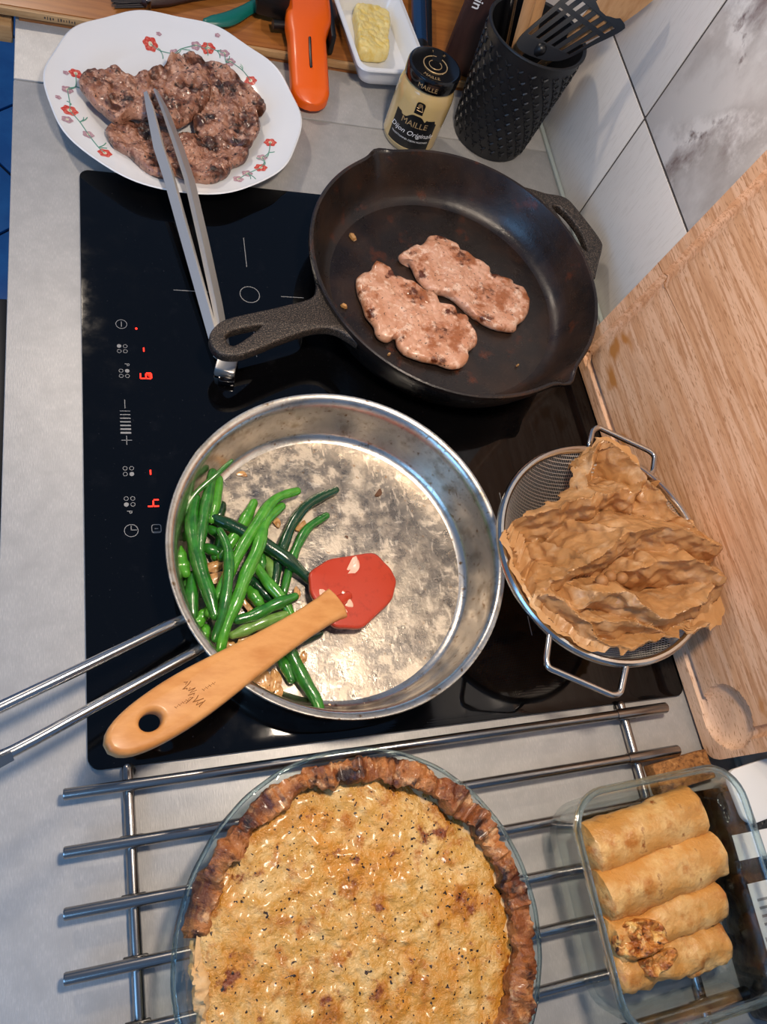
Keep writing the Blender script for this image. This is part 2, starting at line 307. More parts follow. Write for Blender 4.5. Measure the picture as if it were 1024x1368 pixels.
mt['iron_in'] = mat('seasoned_iron_inside', '1c1512', .33, 0, [('noise', 22, .45, .65, '2e1f16', 5), ('noise', 35, .60, .70, '4a2412', 6), ('noise', 900, .62, .75, '4a4038', 2)], [('noise', 900, .00012), ('noise', 60, .0004)], rlayer=('noise', 25, .4, .65, .24, .42), spec=.6)
mt['iron_out'] = mat('rough_cast_iron', '241f1b', .45, .3, [('noise', 900, .5, .65, '6e5f52', 2)], [('noise', 700, .0006)], spec=.6)
mt['pork'] = mat('fried_pork', 'd6a488', .34, 0, [('noise', 60, .42, .56, 'c58c6c', 6), ('noise', 110, .52, .62, 'e6c2aa', 5), ('noise', 36, .55, .63, 'a0603a', 7), ('noise', 50, .595, .66, '5c2c14', 7), ('noise', 330, .675, .70, '20120c', 2)],
                 [('noise', 80, .0012), ('noise', 330, .0005)], coat=.4, sss=.04)
mt['pork_done'] = mat('browned_pork', 'b08068', .38, 0, [('noise', 50, .42, .56, '7c4c36', 7), ('noise', 110, .52, .64, 'c79a82', 6), ('noise', 45, .53, .62, '4a2818', 8), ('noise', 70, .57, .64, '24120a', 8), ('noise', 330, .62, .66, '1c100a', 2)],
                      [('noise', 80, .0016), ('noise', 330, .0007)], coat=.28)
mt['porcelain'] = mat('white_porcelain', 'e6e8ea', .12, 0, coat=.4)
mt['red_print'] = mat('red_flower_print', 'c63a2e', .3, 0, [('noise', 500, .45, .7, 'e38a78', 2)])
mt['pink_print'] = mat('mauve_flower_print', 'a8838e', .3, 0, [('noise', 500, .45, .7, 'd3b3b8', 2)])
mt['green_print'] = mat('green_stem_print', '5f9a88', .3)
mt['flower_eye'] = mat('flower_centre_print', 'd8d4b8', .3)
for k, a, b in (('g', '2f7a24', '1f5c1c'), ('b', '4f9a2c', '3a8422'), ('d', '123f1e', '0c3018'), ('p', '7ba352', '5f8c3c'), ('m', '3c7a2c', '2c6222')):
    mt['bean_' + k] = mat('green_bean_' + k, a, .22, 0, [('noise', 120, .4, .65, b, 3)], [('noise', 250, .0004)], coat=.7)
mt['bean_end'] = mat('bean_cut_end', '8fae62', .4)
mt['onion'] = mat('fried_onion', 'c79a63', .25, 0, [('noise', 160, .45, .65, '9a6634', 4), ('noise', 90, .6, .7, 'e0c499', 3)], coat=.5, sss=.1)
mt['onion_raw'] = mat('pale_onion', 'e6b9a0', .3, coat=.4)
mt['char'] = mat('burnt_crumb', '5a371c', .6)
mt['silicone'] = mat('red_silicone', 'b4371c', .38, 0, [('noise', 120, .55, .7, 'a02c12', 4)], coat=.2)
mt['bamboo'] = mat('oiled_beech', 'cf9558', .42, 0, [('noise', 70, .42, .68, 'b97a3e', 5, (.25, 1, 1))], coat=.1)
mt['burn'] = mat('burnt_mark', '8a5a2c', .6)
mt['hole'] = mat('drilled_hole_wall', '3a2012', .7)
mt['beech'] = mat('oiled_beech_board', 'e2b591', .5, 0, [('noise', 70, .44, .56, 'd29f76', 5, (1, .035, 1)), ('noise', 330, .5, .62, 'c08c64', 3, (1, .03, 1)), ('noise', 9, .5, .7, 'ecc8a8', 3, (1, .3, 1)), ('noise', 900, .58, .68, 'ad7a52', 2, (1, .12, 1)), ('noise', 17, .66, .70, 'b87a40', 3, (1, .5, 1))],
                  [('noise', 260, .0002, (1, .05, 1))])
mt['oak'] = mat('varnished_oak', 'a5662c', .4, 0, [('noise', 140, .42, .68, '8a501e', 6, (.1, 1, 1)), ('noise', 30, .5, .75, 'b87838', 4, (.15, 1, 1))], coat=.15)
mt['oak_edge'] = mat('pale_wood_edge', 'c0996a', .5, 0, [('noise', 160, .42, .68, 'a67c4e', 5, (.1, 1, 1))])
mt['tile'] = mat('white_wall_tile', 'd9d5cf', .22, 0, [('noise', 500, .5, .8, 'cac5be', 3, (1, 1, .1))])
mt['decor'] = mat('smoky_decor_tile', 'd8d2ca', .25, 0, [('noise', 9, .42, .6, 'b3aaa2', 8, (1, 1.2, .8)), ('noise', 14, .52, .62, 'e8e2da', 7), ('noise', 11, .57, .68, '8c7c76', 8, (1, 1.3, .7)), ('noise', 24, .64, .72, '6a5450', 6)])
mt['grout'] = mat('dark_grout', '4a443f', .9)
mt['seal'] = mat('grey_green_sealant', 'a9b3ad', .5)
mt['floortile'] = mat('blue_floor_tile', '1c5f9c', .35, 0, [('noise', 12, .4, .7, '2a72ae', 4)])
mt['floorgrout'] = mat('floor_grout', '10243a', .9)
mt['black'] = mat('black_plastic', '0d0d0e', .38)
mt['blackgloss'] = mat('gloss_black', '08080a', .12, coat=.4)
mt['blackpot'] = mat('black_moulded_plastic', '16171a', .42, 0, bump=[('noise', 900, .0001)])
mt['orange'] = mat('orange_plastic', 'f0620c', .35, coat=.15)
mt['greenplastic'] = mat('dark_green_plastic', '0f6b60', .35)
mt['bluemetal'] = mat('dark_blue_handle', '14385f', .18, .2, coat=.5)
mt['darkwood'] = mat('dark_brown_grained', '3a211c', .5, 0, [('noise', 120, .42, .68, '2a1512', 4, (1, 1, .1))])
mt['white'] = mat('white_plastic', 'e4e2de', .4)
mt['ink'] = mat('white_ink', 'eeeeee', .5)
mt['gold'] = mat('gold_ink', 'c8a878', .35, .4)
mt['butter'] = mat('butter', 'ead58e', .35, 0, [('noise', 110, .45, .7, 'e6c45a', 4)], [('noise', 180, .0008)], sss=.1)
mt['mustard'] = mat('mustard_behind_glass', 'c9ad74', .08, 0, coat=.8)
mt['jarbase'] = mat('jar_glass_foot', '9c8a62', .05, 0, coat=1.)
mt['glass'] = thin_glass('clear_glass', 'f2f7f7', .03, .32)
mt['glassrim'] = solid_glass('greenish_glass_rim', 'f3fafa')
mt['wire'] = mat('mesh_wire', 'c9c6c0', .38, .75)
mt['crust'] = mat('baked_crust', 'b0713c', .5, 0, [('noise', 40, .42, .56, '84481f', 8), ('noise', 90, .54, .66, 'd2a271', 6), ('noise', 26, .51, .59, '5a2a12', 8), ('noise', 34, .55, .62, '281209', 8)], [('noise', 110, .003), ('noise', 420, .001)], coat=.15)
mt['crust_pale'] = mat('pale_crust', 'd6b07c', .55, 0, [('noise', 90, .5, .72, 'b98a52', 5)], [('noise', 150, .001)])
mt['custard'] = mat('baked_custard', 'ca9848', .27, 0, [('noise', 70, .44, .58, 'deb674', 6), ('noise', 30, .46, .60, 'c9882f', 7), ('noise', 46, .53, .63, 'b06c20', 8), ('noise', 60, .59, .66, '7c3a10', 8), ('noise', 300, .685, .70, '1e1006', 1), ('noise', 150, .70, .72, '3a2410', 2)],
                    [('noise', 90, .003), ('noise', 260, .002)], coat=.22)
mt['pastry'] = mat('baked_pastry_roll', 'c98f48', .42, 0, [('noise', 30, .43, .58, 'ddb272', 6), ('noise', 40, .52, .64, 'b4702c', 7), ('noise', 60, .60, .68, '8a4a18', 6)], [('noise', 90, .002), ('noise', 300, .0006)], coat=.2)
mt['filling'] = mat('roll_filling', 'cf8a40', .4, 0, [('noise', 110, .45, .58, '9c561c', 6), ('noise', 90, .54, .64, 'e8bc70', 5), ('noise', 130, .6, .66, '3a1c0c', 5)], [('noise', 160, .004)], coat=.3)
mt['cork'] = mat('cork', 'a5703c', .85, 0, [('noise', 260, .45, .65, '6e4420', 3), ('noise', 160, .58, .7, 'c8945a', 3)], [('noise', 350, .0012)])
mt['bead'] = mat('ceramic_bead', '9a6c40', .6)
pp = mat('brown_baking_paper', 'cb9a66', .38, 0, [('noise', 18, .4, .65, 'bd8a54', 4), ('noise', 60, .52, .7, 'dcb68a', 4)], [('voronoi', 120, .001), ('noise', 260, .0005)], coat=.2)
nt = pp.node_tree; bs = nt.nodes['Principled BSDF']; tr = nt.nodes.new('ShaderNodeBsdfTranslucent'); tr.inputs[0].default_value = lin('d9a868')
mx = nt.nodes.new('ShaderNodeMixShader'); mx.inputs[0].default_value = .22
nt.links.new(bs.outputs[0], mx.inputs[1]); nt.links.new(tr.outputs[0], mx.inputs[2]); nt.links.new(mx.outputs[0], nt.nodes['Material Output'].inputs['Surface'])
mt['paper'] = pp
mt['wood_spoon'] = mat('pale_spoon_wood', 'c79a6c', .55, 0, [('noise', 120, .42, .68, 'ae7e50', 4, (1, 1, .1))])
mt['bristle'] = mat('grey_bristles', '3a3434', .7)
mt['barcode'] = mat('barcode_blue_black', '27344a', .6)
mt['film'] = mat('black_film', '060607', .22, coat=.15, bump=[('noise', 60, .003)])

# ------------------------------------------------------------------ setting
fl = struct(build('floor', MB().box((-60, 60, -91.2), (220, 420, 2)), mt['floorgrout'], org=(-60, 60, -91), smooth=False))
T = 30.; R45 = Matrix.Rotation(math.radians(40), 3, 'Z'); tile_me = None
for i in range(-6, 7):
    for j in range(-6, 7):
        c = R45 @ Vector((i * T, j * T, 0)) + Vector((-55, 120, -90))
        if -110 < c.x < 20 and 20 < c.y < 260:
            if tile_me is None:
                o = build('floor_tile', MB().box((0, 0, 0), (T - .7, T - .7, .8), R45, .15), mt['floortile'], org=(0, 0, 0)); tile_me = o.data
            else:
                o = bpy.data.objects.new('floor_tile', tile_me); COL.objects.link(o)
            o.parent = fl; o.location = (c - Vector((-60, 60, -91)) + Vector((0, 0, .2))) * .01
wl = struct(build('wall_right', MB().box((60.1, 45, 10), (4, 200, 200)), mt['grout'], org=(60.6, 45, -90), smooth=False))
wt = {}
for i in range(-2, 4):
    for k in range(0, 4):
        y0, z0 = 19 + 20 * i, -4 + 20 * k
        z1 = z0 + 19.68; za = max(z0, .05)
        dec = (i == 1 and k == 1)
        key = (dec, za == .05)
        c = (58.45, y0 + 10, (za + z1) / 2)
        if key not in wt:
            o = build('decor_tile' if dec else 'wall_tile', MB().box((0, 0, 0), (.9, 19.68, z1 - za), None, .03), mt['decor'] if dec else mt['tile'], org=(0, 0, 0)); wt[key] = o.data
        else:
            o = bpy.data.objects.new('wall_tile', wt[key]); COL.objects.link(o)
        if dec: o['label'] = 'wall tile with grey smoky brush pattern'
        o.parent = wl; o.location = (Vector(c) - Vector((60.6, 45, -90))) * .01
struct(build('trim_1', MB().box((57.7, 20, .2), (.55, 150, .4), None, .12), mt['seal'], org=(57.7, 20, 0)))
tag(build('worktop', MB().box((25.75, 5.4, -2), (64.3, 131, 4), None, .12), mt['laminate'], org=(25.75, 5.4, -4)), 'long grey brushed laminate worktop carrying the black hob', 'worktop')
tag(build('worktop', MB().box((25.75, 95.6, -2), (64.3, 49, 4), None, .12), mt['laminate'], org=(25.75, 95.6, -4)), 'grey worktop section beyond the dark seam, under the oak board', 'worktop')
ov = thing('built_in_oven', 'black built-in oven below the worktop, only its handle showing', 'oven', (25, 27, -90))
build('body', MB().box((27, 27, -47), (60, 60, 85.6), None, .3), mt['black'], ov)
build('door', MB().box((-3.9, 27, -34), (1.8, 59, 48), None, .3), mt['blackgloss'], ov)
h = build('handle', MB().box((-8.6, 26.5, -11.3), (2.4, 48.6, 1.6), None, .3), mt['black'], ov)
for yy in (6, 47): build('handle_post', MB().box((-6, yy, -11.3), (4.4, 1.6, 1.2), None, .1), mt['black'], h)
cb = thing('base_cabinet', 'white base cabinet under the far worktop section', 'cabinet', (27, 88, -90))
build('body', MB().box((27, 88.5, -47), (60, 62, 85.6), None, .2), mt['white'], cb)
cb = thing('base_cabinet', 'white base cabinet under the near worktop section', 'cabinet', (27, -32, -90))
build('body', MB().box((27, -31.5, -47), (60, 56, 85.6), None, .2), mt['white'], cb)

# ------------------------------------------------------------------ hob
HW = 53.94
hob = thing('induction_hob', 'black glass induction hob with red digits along its front edge', 'hob', (HW / 2, 29.5, 0))
build('glass_panel', MB().curve([rrect(HW / 2, 29.5, HW - .1, 58.9, .9)], .2, .14, .06), mt['hobglass'], hob)
ZP = .405
def flat(name, polys, m, z=ZP): return build(name, MB().curve(polys, z, .002), m, hob, smooth=False)
def ringp(c, r, w_=.05, n=28): return [circ(c, r, n), circ(c, r - w_, n)]
def seg(a, b, w_=.06):
    a, b = Vector(a), Vector(b); d = (b - a).normalized(); p = Vector((-d.y, d.x)) * w_ / 2
    return [a + p, a - p, b - p, b + p]
flat('zone_mark', ringp((16, 44.5), 1.02, .07, 40), mt['print'])
for a, b in (((16, 48), (16, 51.8)), ((19.2, 44.5), (21.6, 44.5)), ((8.5, 44.5), (12.4, 44.5)), ((16, 37), (16, 40.9))): flat('zone_mark', [seg(a, b, .07)], mt['print'])
for c in ((16, 14.5), (39, 14.5), (39, 44.5)):
    for a, b in (((0, 3.5), (0, 7.3)), ((3.2, 0), (7.4, 0)), ((-7.4, 0), (-3.2, 0)), ((0, -7.4), (0, -3.5))):
        flat('zone_mark', [seg((c[0] + a[0], c[1] + a[1]), (c[0] + b[0], c[1] + b[1]), .07)], mt['print'])
flat('power_icon', ringp((3.5, 40.15), .52) + [seg((3.5, 40.45), (3.5, 39.85))], mt['print'])
flat('power_light', [circ((4.83, 39.72), .11, 14)], mt['led'])
def zone_icon(c, on, p=None):
    P = []
    for k, (dx, dy) in enumerate(((-.27, .28), (.27, .28), (-.27, -.28), (.27, -.28))):
        q = (c[0] + dx, c[1] + dy); P += [circ(q, .2, 16)] if k == on else ringp(q, .2, .045, 16)
    o = flat('zone_icon', P, mt['print'])
    if p:
        build('letter', MB().text('P', .62, lambda v: (c[0] + p[0] + v.y, c[1] + p[1] - v.x, ZP)), mt['print'], o, smooth=False)
zone_icon((3.5, 37.4), 0); zone_icon((3.6, 34.7), 1, (.25, .95)); zone_icon((3.65, 24.7), 3); zone_icon((3.65, 21.8), 2, (-.05, -.98))
flat('minus_mark', [seg((3.55, 31.9), (3.55, 31.0))], mt['print'])
flat('plus_mark', [seg((3.6, 28.2), (3.6, 27.3))], mt['print']); flat('plus_mark', [seg((3.15, 27.75), (4.05, 27.75))], mt['print'])
for i in range(7):
    y = 30.75 - i * .36; flat('slider_bar', [[(3.1, y), (4.0, y), (4.0, y - .05 - .022 * i), (3.1, y - .05 - .022 * i)]], mt['print'])
flat('clock_icon', ringp((3.7, 19.1), .58) + [seg((3.7, 19.15), (3.7, 19.55)), seg((3.72, 19.15), (4.15, 19.15))], mt['print'])
o = flat('lock_icon', [rrect(5.75, 19.2, .8, .8, .2), rrect(5.75, 19.2, .7, .7, .16), seg((5.6, 19.2), (5.9, 19.2)), seg((5.35, 18.93), (6.15, 18.93), .04)], mt['print'])
def digit(segs, c):
    # seven segments of a digit whose top faces -x (read by the cook at the front edge)
    S = {'a': ((-.22, .42), (.22, .42)), 'b': ((.26, .4), (.26, .03)), 'c': ((.26, -.03), (.26, -.4)), 'd': ((-.22, -.42), (.22, -.42)), 'e': ((-.26, -.03), (-.26, -.4)), 'f': ((-.26, .4), (-.26, .03)), 'g': ((-.2, 0), (.2, 0))}
    P = [seg(*[(c[0] + y_ * 1.15, c[1] - x_ * 1.15) for x_, y_ in S[s]], .12) for s in segs]
    return flat('display_digit', P, mt['led'])
digit('g', (5.42, 37.38)); digit('abcdfg', (5.5, 34.5)); digit('g', (5.49, 24.56)); digit('bfgc', (5.6, 21.6))
# ------------------------------------------------------------------ cast iron skillet
SKC = (37.4, 45.5, 0); sk = thing('skillet', 'round black cast iron skillet holding two pork steaks', 'skillet', (37.4, 45.5, .4))
def spout(r, z, a, i):
    if z > 3.2:
        for a0 in (math.radians(113.7), math.radians(-55.6)):
            d = (a - a0 + math.pi) % (2 * math.pi) - math.pi
            b = math.exp(-(d / .085) ** 2) * (z - 3.2) / 2.8; r += .95 * b; z -= .25 * b
    return r, z
build('wall', MB().lathe([(12.9, .9), (13.3, 1.02), (13.9, 1.5), (14.5, 2.6), (15.1, 4.2), (15.6, 5.7), (15.72, 5.98), (15.95, 6.05), (16.1, 5.95), (16.12, 5.5), (15.6, 4.0), (14.9, 2.2), (14.2, .8), (13.4, .42), (12.9, .42)], SKC, 160, spout, True), mt['iron_in'], sk)
build('cooking_surface', MB().lathe([(0.01, .92), (6, .92), (11.5, .9), (12.9, .9), (12.9, .42), (0.01, .42)], SKC, 96), mt['iron_in'], sk)
arc = lambda r, a0, a1, n: [(37.4 + r * math.cos(math.radians(a0 + (a1 - a0) * i / n)), 45.5 + r * math.sin(math.radians(a0 + (a1 - a0) * i / n))) for i in range(n + 1)]
hp = [tuple(p) for p in smooth_poly([(22.1, 42.9)] + HANDLE[2:], 80, False)] + arc(15.75, 219, 190, 10)
build('handle', MB().curve([hp, [tuple(p) for p in smooth_poly(HHOLE, 40)]], 4.9, .32, .28, lambda v: (v.x, v.y, v.z + .25 * (1 if v.x < 14 else 0) * 0)), mt['iron_out'], sk)
hp = [tuple(p) for p in smooth_poly(HELP, 60, False)] + arc(15.85, .5, 50.5, 12)
build('helper_handle', MB().curve([hp, [tuple(p) for p in smooth_poly(HELPH, 40)]], 5.25, .3, .25), mt['iron_out'], sk)

def slab(outline, z0, T_, seed, zf=None, n=170, amp=.22):
    """thick irregular slice of meat: rounded rim, lumpy top"""
    P = smooth_poly(outline, n); c = sum(P, Vector((0, 0))) / n; mb = MB(); rows = []
    prof = [(.3, 0), (.9, 0), (.965, .1), (.995, .3), (1., .5), (.985, .74), (.955, .9), (.92, .97), (.885, 1.)] + [(.85 - .028 * i, 1.03 - .002 * i) for i in range(31)]
    for s, hh in prof:
        row = []
        for p in P:
            q = c + (p - c) * s; b = zf(q.x, q.y) if zf else 0
            z = z0 + b + T_ * hh
            if hh > .2: z += T_ * amp * (nz((q.x, q.y), .55, seed) * 1.3 + nz((q.x, q.y), 1.5, seed + 3) * .7 - .55 * max(0, .25 - abs(nz((q.x, q.y), .8, seed + 5))) / .25 + .25 * nz((q.x, q.y), 4, seed + 6)) * min(1, hh)
            row.append((q.x + .06 * nz((q.x, q.y), 2.5, seed), q.y + .06 * nz((q.x, q.y), 2.5, seed + 9), z))
        row.append(row[0]); rows.append(row)
    mb.surf(rows); return mb
for P, lb, sd in ((STEAK_A, 'larger pale pink pork steak in the skillet, nearer the long handle', 1), (STEAK_B, 'narrower pork steak in the skillet with dark seared patches, nearer the wall', 2)):
    t = tag(build('pork_steak', slab(P, .95, 1.25, sd, amp=.15), mt['pork'], org=(sum(p[0] for p in P) / len(P), sum(p[1] for p in P) / len(P), .93)), lb, 'steak', 'pork steaks frying in the skillet')
for c, r in (((27.9, 52.6), .42), ((25.6, 43.2), .3), ((44.3, 36.6), .12), ((29.6, 37.4), .14), ((31.5, 38.2), .12)):
    mb = MB().lathe([(.01, .95), (r, 1.0), (r * 1.05, 1.1), (r * .7, 1.35), (.01, 1.4)], (c[0], c[1], -.02), 9, lambda q, z, a, i: (q * (1 + .35 * math.sin(2 * a + r * 9)), z))
    tag(build('meat_scrap', mb, mt['onion'], org=(c[0], c[1], .92)), 'small fried meat scrap stuck inside the black skillet', 'scrap', 'scraps in the skillet')

# ------------------------------------------------------------------ plate of cooked steaks
PC = (10.2, 68.3); pl = thing('serving_plate', 'white porcelain plate with scalloped rim and red flower print', 'plate', (PC[0], PC[1], .4))
def scal(r, z, a, i):
    f = max(0, (r - 10) / 3.4); return r + f * .13 * math.cos(10 * a + .5) * (1 if r > 10 else 0), z + f * .08 * math.cos(10 * a + .5)
PP = [(.01, .95), (6, .95), (8.2, 1.05), (9.0, 1.4), (9.9, 1.95), (11.6, 2.25), (12.9, 2.55), (13.2, 2.68), (13.35, 2.6), (13.2, 2.42), (11.6, 1.95), (9.9, 1.6), (8.9, .95), (8.1, .5), (7.4, .42), (.01, .6)]
build('dish', MB().lathe(PP, (PC[0], PC[1], 0), 140, scal), mt['porcelain'], pl)
def plate_z(r): 
    Q = PP[:8]
    for (a, za), (b, zb) in zip(Q, Q[1:]):
        if a <= r <= b: return za + (zb - za) * (r - a) / (b - a)
    return .95 if r < 6 else 2.7
def on_plate(x, y):
    r = math.hypot(x - PC[0], y - PC[1]); a = math.atan2(y - PC[1], x - PC[0]); return (x, y, plate_z(r) + max(0, (r - 10) / 3.4) * .08 * math.cos(10 * a + .5) + .03)
def flower(c, s, m, petals=6):
    P = [(c[0] + s * (1 + .1 * math.cos(petals * a)) * math.cos(a), c[1] + s * .9 * (1 + .1 * math.cos(petals * a)) * math.sin(a)) for a in [2 * math.pi * i / 42 for i in range(42)]]
    mb = MB(); n = len(P); rows = [[on_plate(c[0] + (p[0] - c[0]) * k, c[1] + (p[1] - c[1]) * k) for p in P + P[:1]] for k in (.05, .35, .7, 1.)]
    mb.surf(rows); o = build('flower_print', mb, m, pl)
    if s > .5:
        mb = MB(); mb.surf([[tuple(Vector(on_plate(c[0] + (.3 * s) * k * math.cos(a), c[1] + (.3 * s) * k * math.sin(a))) + Vector((0, 0, .012))) for a in [2 * math.pi * i / 14 for i in range(15)]] for k in (.05, 1)]); build('flower_eye', mb, mt['flower_eye'], o)
for i, p in enumerate(FLOW):
    if i in (0, 3, 8, 9, 13, 16, 17, 20): flower(p, .78 if i in (0, 3, 13) else .66, mt['red_print'], 6)
    else: flower(p, .3 if i in (4, 5, 10, 12) else .55, mt['pink_print'], 5)
def stem(P):
    Q = smooth_poly([(p[0], p[1]) for p in P], 14, False); build('stem_print', MB().tube([on_plate(q.x, q.y) for q in Q], .05, 5), mt['green_print'], pl)
rs = random.Random(3)
for idx in ((0, 1, 2, 3, 6, 7, 8), (9, 11, 13, 15, 16), (17, 18, 20, 21)):
    for a, b in zip(idx, idx[1:]):
        A, B = Vector(FLOW[a][:2]), Vector(FLOW[b][:2]); mid = (A + B) / 2 + Vector((rs.uniform(-.5, .5), rs.uniform(-.6, .2))); stem([A, mid, B])
        for _ in range(2):
            e = mid + Vector((rs.uniform(-1, 1), rs.uniform(-1, 1))); stem([mid, (mid + e) / 2 + Vector((.12, 0)), e])
dz = lambda x, y: max(0, plate_z(min(13, math.hypot(x - PC[0], y - PC[1]))) - .95)
for P, z0, th, lb, sd in ((STEAK_4, 1.15, 1.2, 'browned pork steak at the lower left of the plate, partly under the tongs', 4), (STEAK_3, 1.2, 1.3, 'browned pork steak on the plate edge nearest the hob, with a chip of garlic', 5),
                          (STEAK_2, 1.5, 1.5, 'browned pork steak on the right side of the plate, next to the orange grater', 6), (STEAK_1, 2.0, 1.6, 'large browned pork steak on top of the others, under the tong tips', 7)):
    cx = sum(p[0] for p in P) / len(P); cy = sum(p[1] for p in P) / len(P)
    tag(build('pork_steak', slab(P, z0, th, sd, lambda x, y: .75 * dz(x, y), amp=.3), mt['pork_done'], org=(cx, cy, z0)), lb, 'steak', 'cooked steaks on the flowered plate')

# ------------------------------------------------------------------ tongs
tg = thing('tongs', 'long stainless steel kitchen tongs leaning from the hob onto the flowered plate', 'tongs', (12.6, 36.4, .4))
def arm(P, wd, tw):
    mb = MB(); secs = []
    for (p, w_, dep) in zip(P, wd, [.55, .6, .6, .55, .5, .35, .2]):
        p = Vector(p); s = Vector((.95, .2, tw)).normalized(); u = Vector((-tw, 0, 1)).normalized()
        prof = [(-w_, -dep), (-w_, 0), (w_, 0), (w_, -dep), (w_ - .08, -dep), (w_ - .08, -.08), (-w_ + .08, -.08), (-w_ + .08, -dep)]
        secs.append([p + s * a + u * b for a, b in prof])
    k = 8
    vs = [v for s_ in secs for v in s_]; fs = [(i * k + j, i * k + (j + 1) % k, (i + 1) * k + (j + 1) % k, (i + 1) * k + j) for i in range(len(secs) - 1) for j in range(k)]
    fs += [tuple(range(k - 1, -1, -1)), tuple(range((len(secs) - 1) * k, len(secs) * k))]
    mb.add(vs, fs); return mb
TA = [(12.0, 36.2, 1.7), (11.0, 41.5, 2.4), (9.6, 48.6, 3.4), (8.3, 55.5, 4.2), (7.5, 58.9, 4.6), (6.9, 63.6, 4.9), (6.6, 66.2, 4.6)]
TB = [(13.0, 36.9, 1.7), (12.55, 41.5, 2.4), (11.6, 48.6, 3.4), (10.6, 55.5, 4.2), (9.75, 59.2, 4.6), (8.5, 64.0, 4.9), (7.7, 66.8, 4.6)]
build('arm', arm(TA, [.42, .46, .48, .5, .5, .38, .2], .75), mt['steel_tongs'], tg)
build('arm', arm(TB, [.42, .46, .48, .5, .5, .38, .2], -.75), mt['steel_tongs'], tg)
build('hinge', MB().box((12.9, 35.6, 1.15), (1.9, 2.6, 1.3), Matrix.Rotation(-.28, 3, 'Z'), .2), mt['steel_tongs'], tg)
build('lock_tab', MB().box((12.75, 33.9, .9), (1.5, .8, .7), Matrix.Rotation(-.1, 3, 'Z'), .15), mt['blackgloss'], tg)

# ------------------------------------------------------------------ steel frying pan
FC = (20.55, 15.05, 0); fp = thing('frying_pan', 'wide stainless steel frying pan with a double-rod handle, holding beans', 'frying pan', (FC[0], FC[1], .4))
build('wall', MB().lathe([(12.1, .98), (12.5, 1.1), (12.9, 1.6), (13.2, 3.0), (13.5, 4.8), (13.75, 5.7), (14.1, 6.02), (14.42, 6.05), (14.48, 5.92), (14.2, 5.75), (13.95, 5.2), (13.6, 3.0), (13.3, 1.4), (12.8, .7), (12.1, .45)], FC, 128, None, True), mt['panwall'], fp)
build('cooking_surface', MB().lathe([(.01, 1.0), (4, 1.0), (8, 1.0), (12.1, .98), (12.1, .45), (.01, .42)], FC, 96), mt['panfloor'], fp)
hn = MB(); 
for P in ([(7.2, 9.9, 4.6), (6.2, 9.45, 4.9), (.5, 6.75, 5.9), (-5.2, 4.15, 6.7), (-9, 2.4, 7.2)], [(8.6, 7.6, 4.6), (7.4, 6.95, 4.9), (.4, 3.55, 5.9), (-5.0, .95, 6.7), (-9.2, -.3, 7.2)]):
    build('handle_rod', MB().tube(smooth_poly(P, 16, False), .42, 12, True), mt['steel'], fp)
build('handle_end', MB().tube([(-4.4, 1.1, 6.65), (-6, .45, 6.85), (-9.5, -1.2, 7.3)], [.5, .62, .62], 4), mt['steel_brushed'], fp)

def bean(P, r):
    Q = smooth_poly(P, max(8, 4 * len(P)), False); k = len(Q); wob = random.uniform(0, 9)
    rr = [r * (.72 + .28 * min(1, 4 * min(i, k - 1 - i) / k)) * (1 + .07 * math.sin(i * 1.1 + wob)) for i in range(k)]
    return MB().tube(Q, [1.22 * q for q in rr], 10, True)
BL = {0: 'broad green bean standing along the left wall of the steel pan', 1: 'straight green bean leaning up at the pan rim beside the broad one', 2: 'thin stringy green bean touching the rim, topmost in the pan', 4: 'long dark green bean running under the red spatula head',
      6: 'long bright bean curving up to the right across the heap', 7: 'long bright green bean lying on top in the middle of the heap', 8: 'slim kinked green bean on top of the heap, left of middle', 9: 'dark curved bean pointing to the upper right, furthest out',
      10: 'slim curved bean just below the dark curved one', 14: 'thick bean pointing down past the wooden handle toward the pan rim', 12: 'green bean lying level, pointing at the wooden handle end', 13: 'pale dull bean under the level one, near the wooden handle', 15: 'short bean beside the thick one below the wooden handle', 16: 'stubby bright bean against the left pan wall',
      3: 'short bright bean tucked behind the straight bean at the left rim', 5: 'bright bean with its cut end up, between the broad bean and the long curved ones', 11: 'bright bean sloping down under the level bean toward the wooden handle', 17: 'upright bean against the pan wall below the broad bean',
      19: 'stubby bright bean with a cut end in the middle of the heap', 20: 'pale bean under the crossing dark bean, right of the long bright ones', 21: 'bean lying along the pan wall just left of the wooden handle', 23: 'dark bean tip poking out below the spatula neck', 24: 'short dark bean tip above the left end of the long dark bean'}
for i, (P, r, k) in enumerate(BEANS):
    x, y, z = P[len(P) // 2]
    P = [(a, b, max(c, 1.02 + 1.22 * r)) for a, b, c in P]
    tag(build('green_bean', bean(P, r), mt['bean_' + k], org=(x, y, 1)), BL.get(i, 'short piece of green bean half hidden in the heap in the steel pan'), 'bean', 'green beans in the steel pan' if i in BL else 'half hidden bean pieces in the steel pan')
def flake(c, s, rot, seed, curl=.3):
    g = []
    for i in range(9):
        row = []
        for j in range(7):
            u, v = (i / 8 - .5) * 2, (j / 6 - .5) * 2; wdt = s * .5 * math.sqrt(max(.02, 1 - u * u))
            x, y = u * s, v * wdt + curl * s * u * u; z = .12 * s * math.cos(v * 1.5) + .15 * s * nz((u * 1.5, v * 1.5), 1, seed)
            row.append((c[0] + x * math.cos(rot) - y * math.sin(rot), c[1] + x * math.sin(rot) + y * math.cos(rot), c[2] + z))
        g.append(row)
    mb = MB().surf(g); n = len(mb.v); low = [v - Vector((0, 0, .08)) for v in mb.v]
    mb.add(low, [tuple(reversed([i for i in f])) for f in mb.f]); return mb
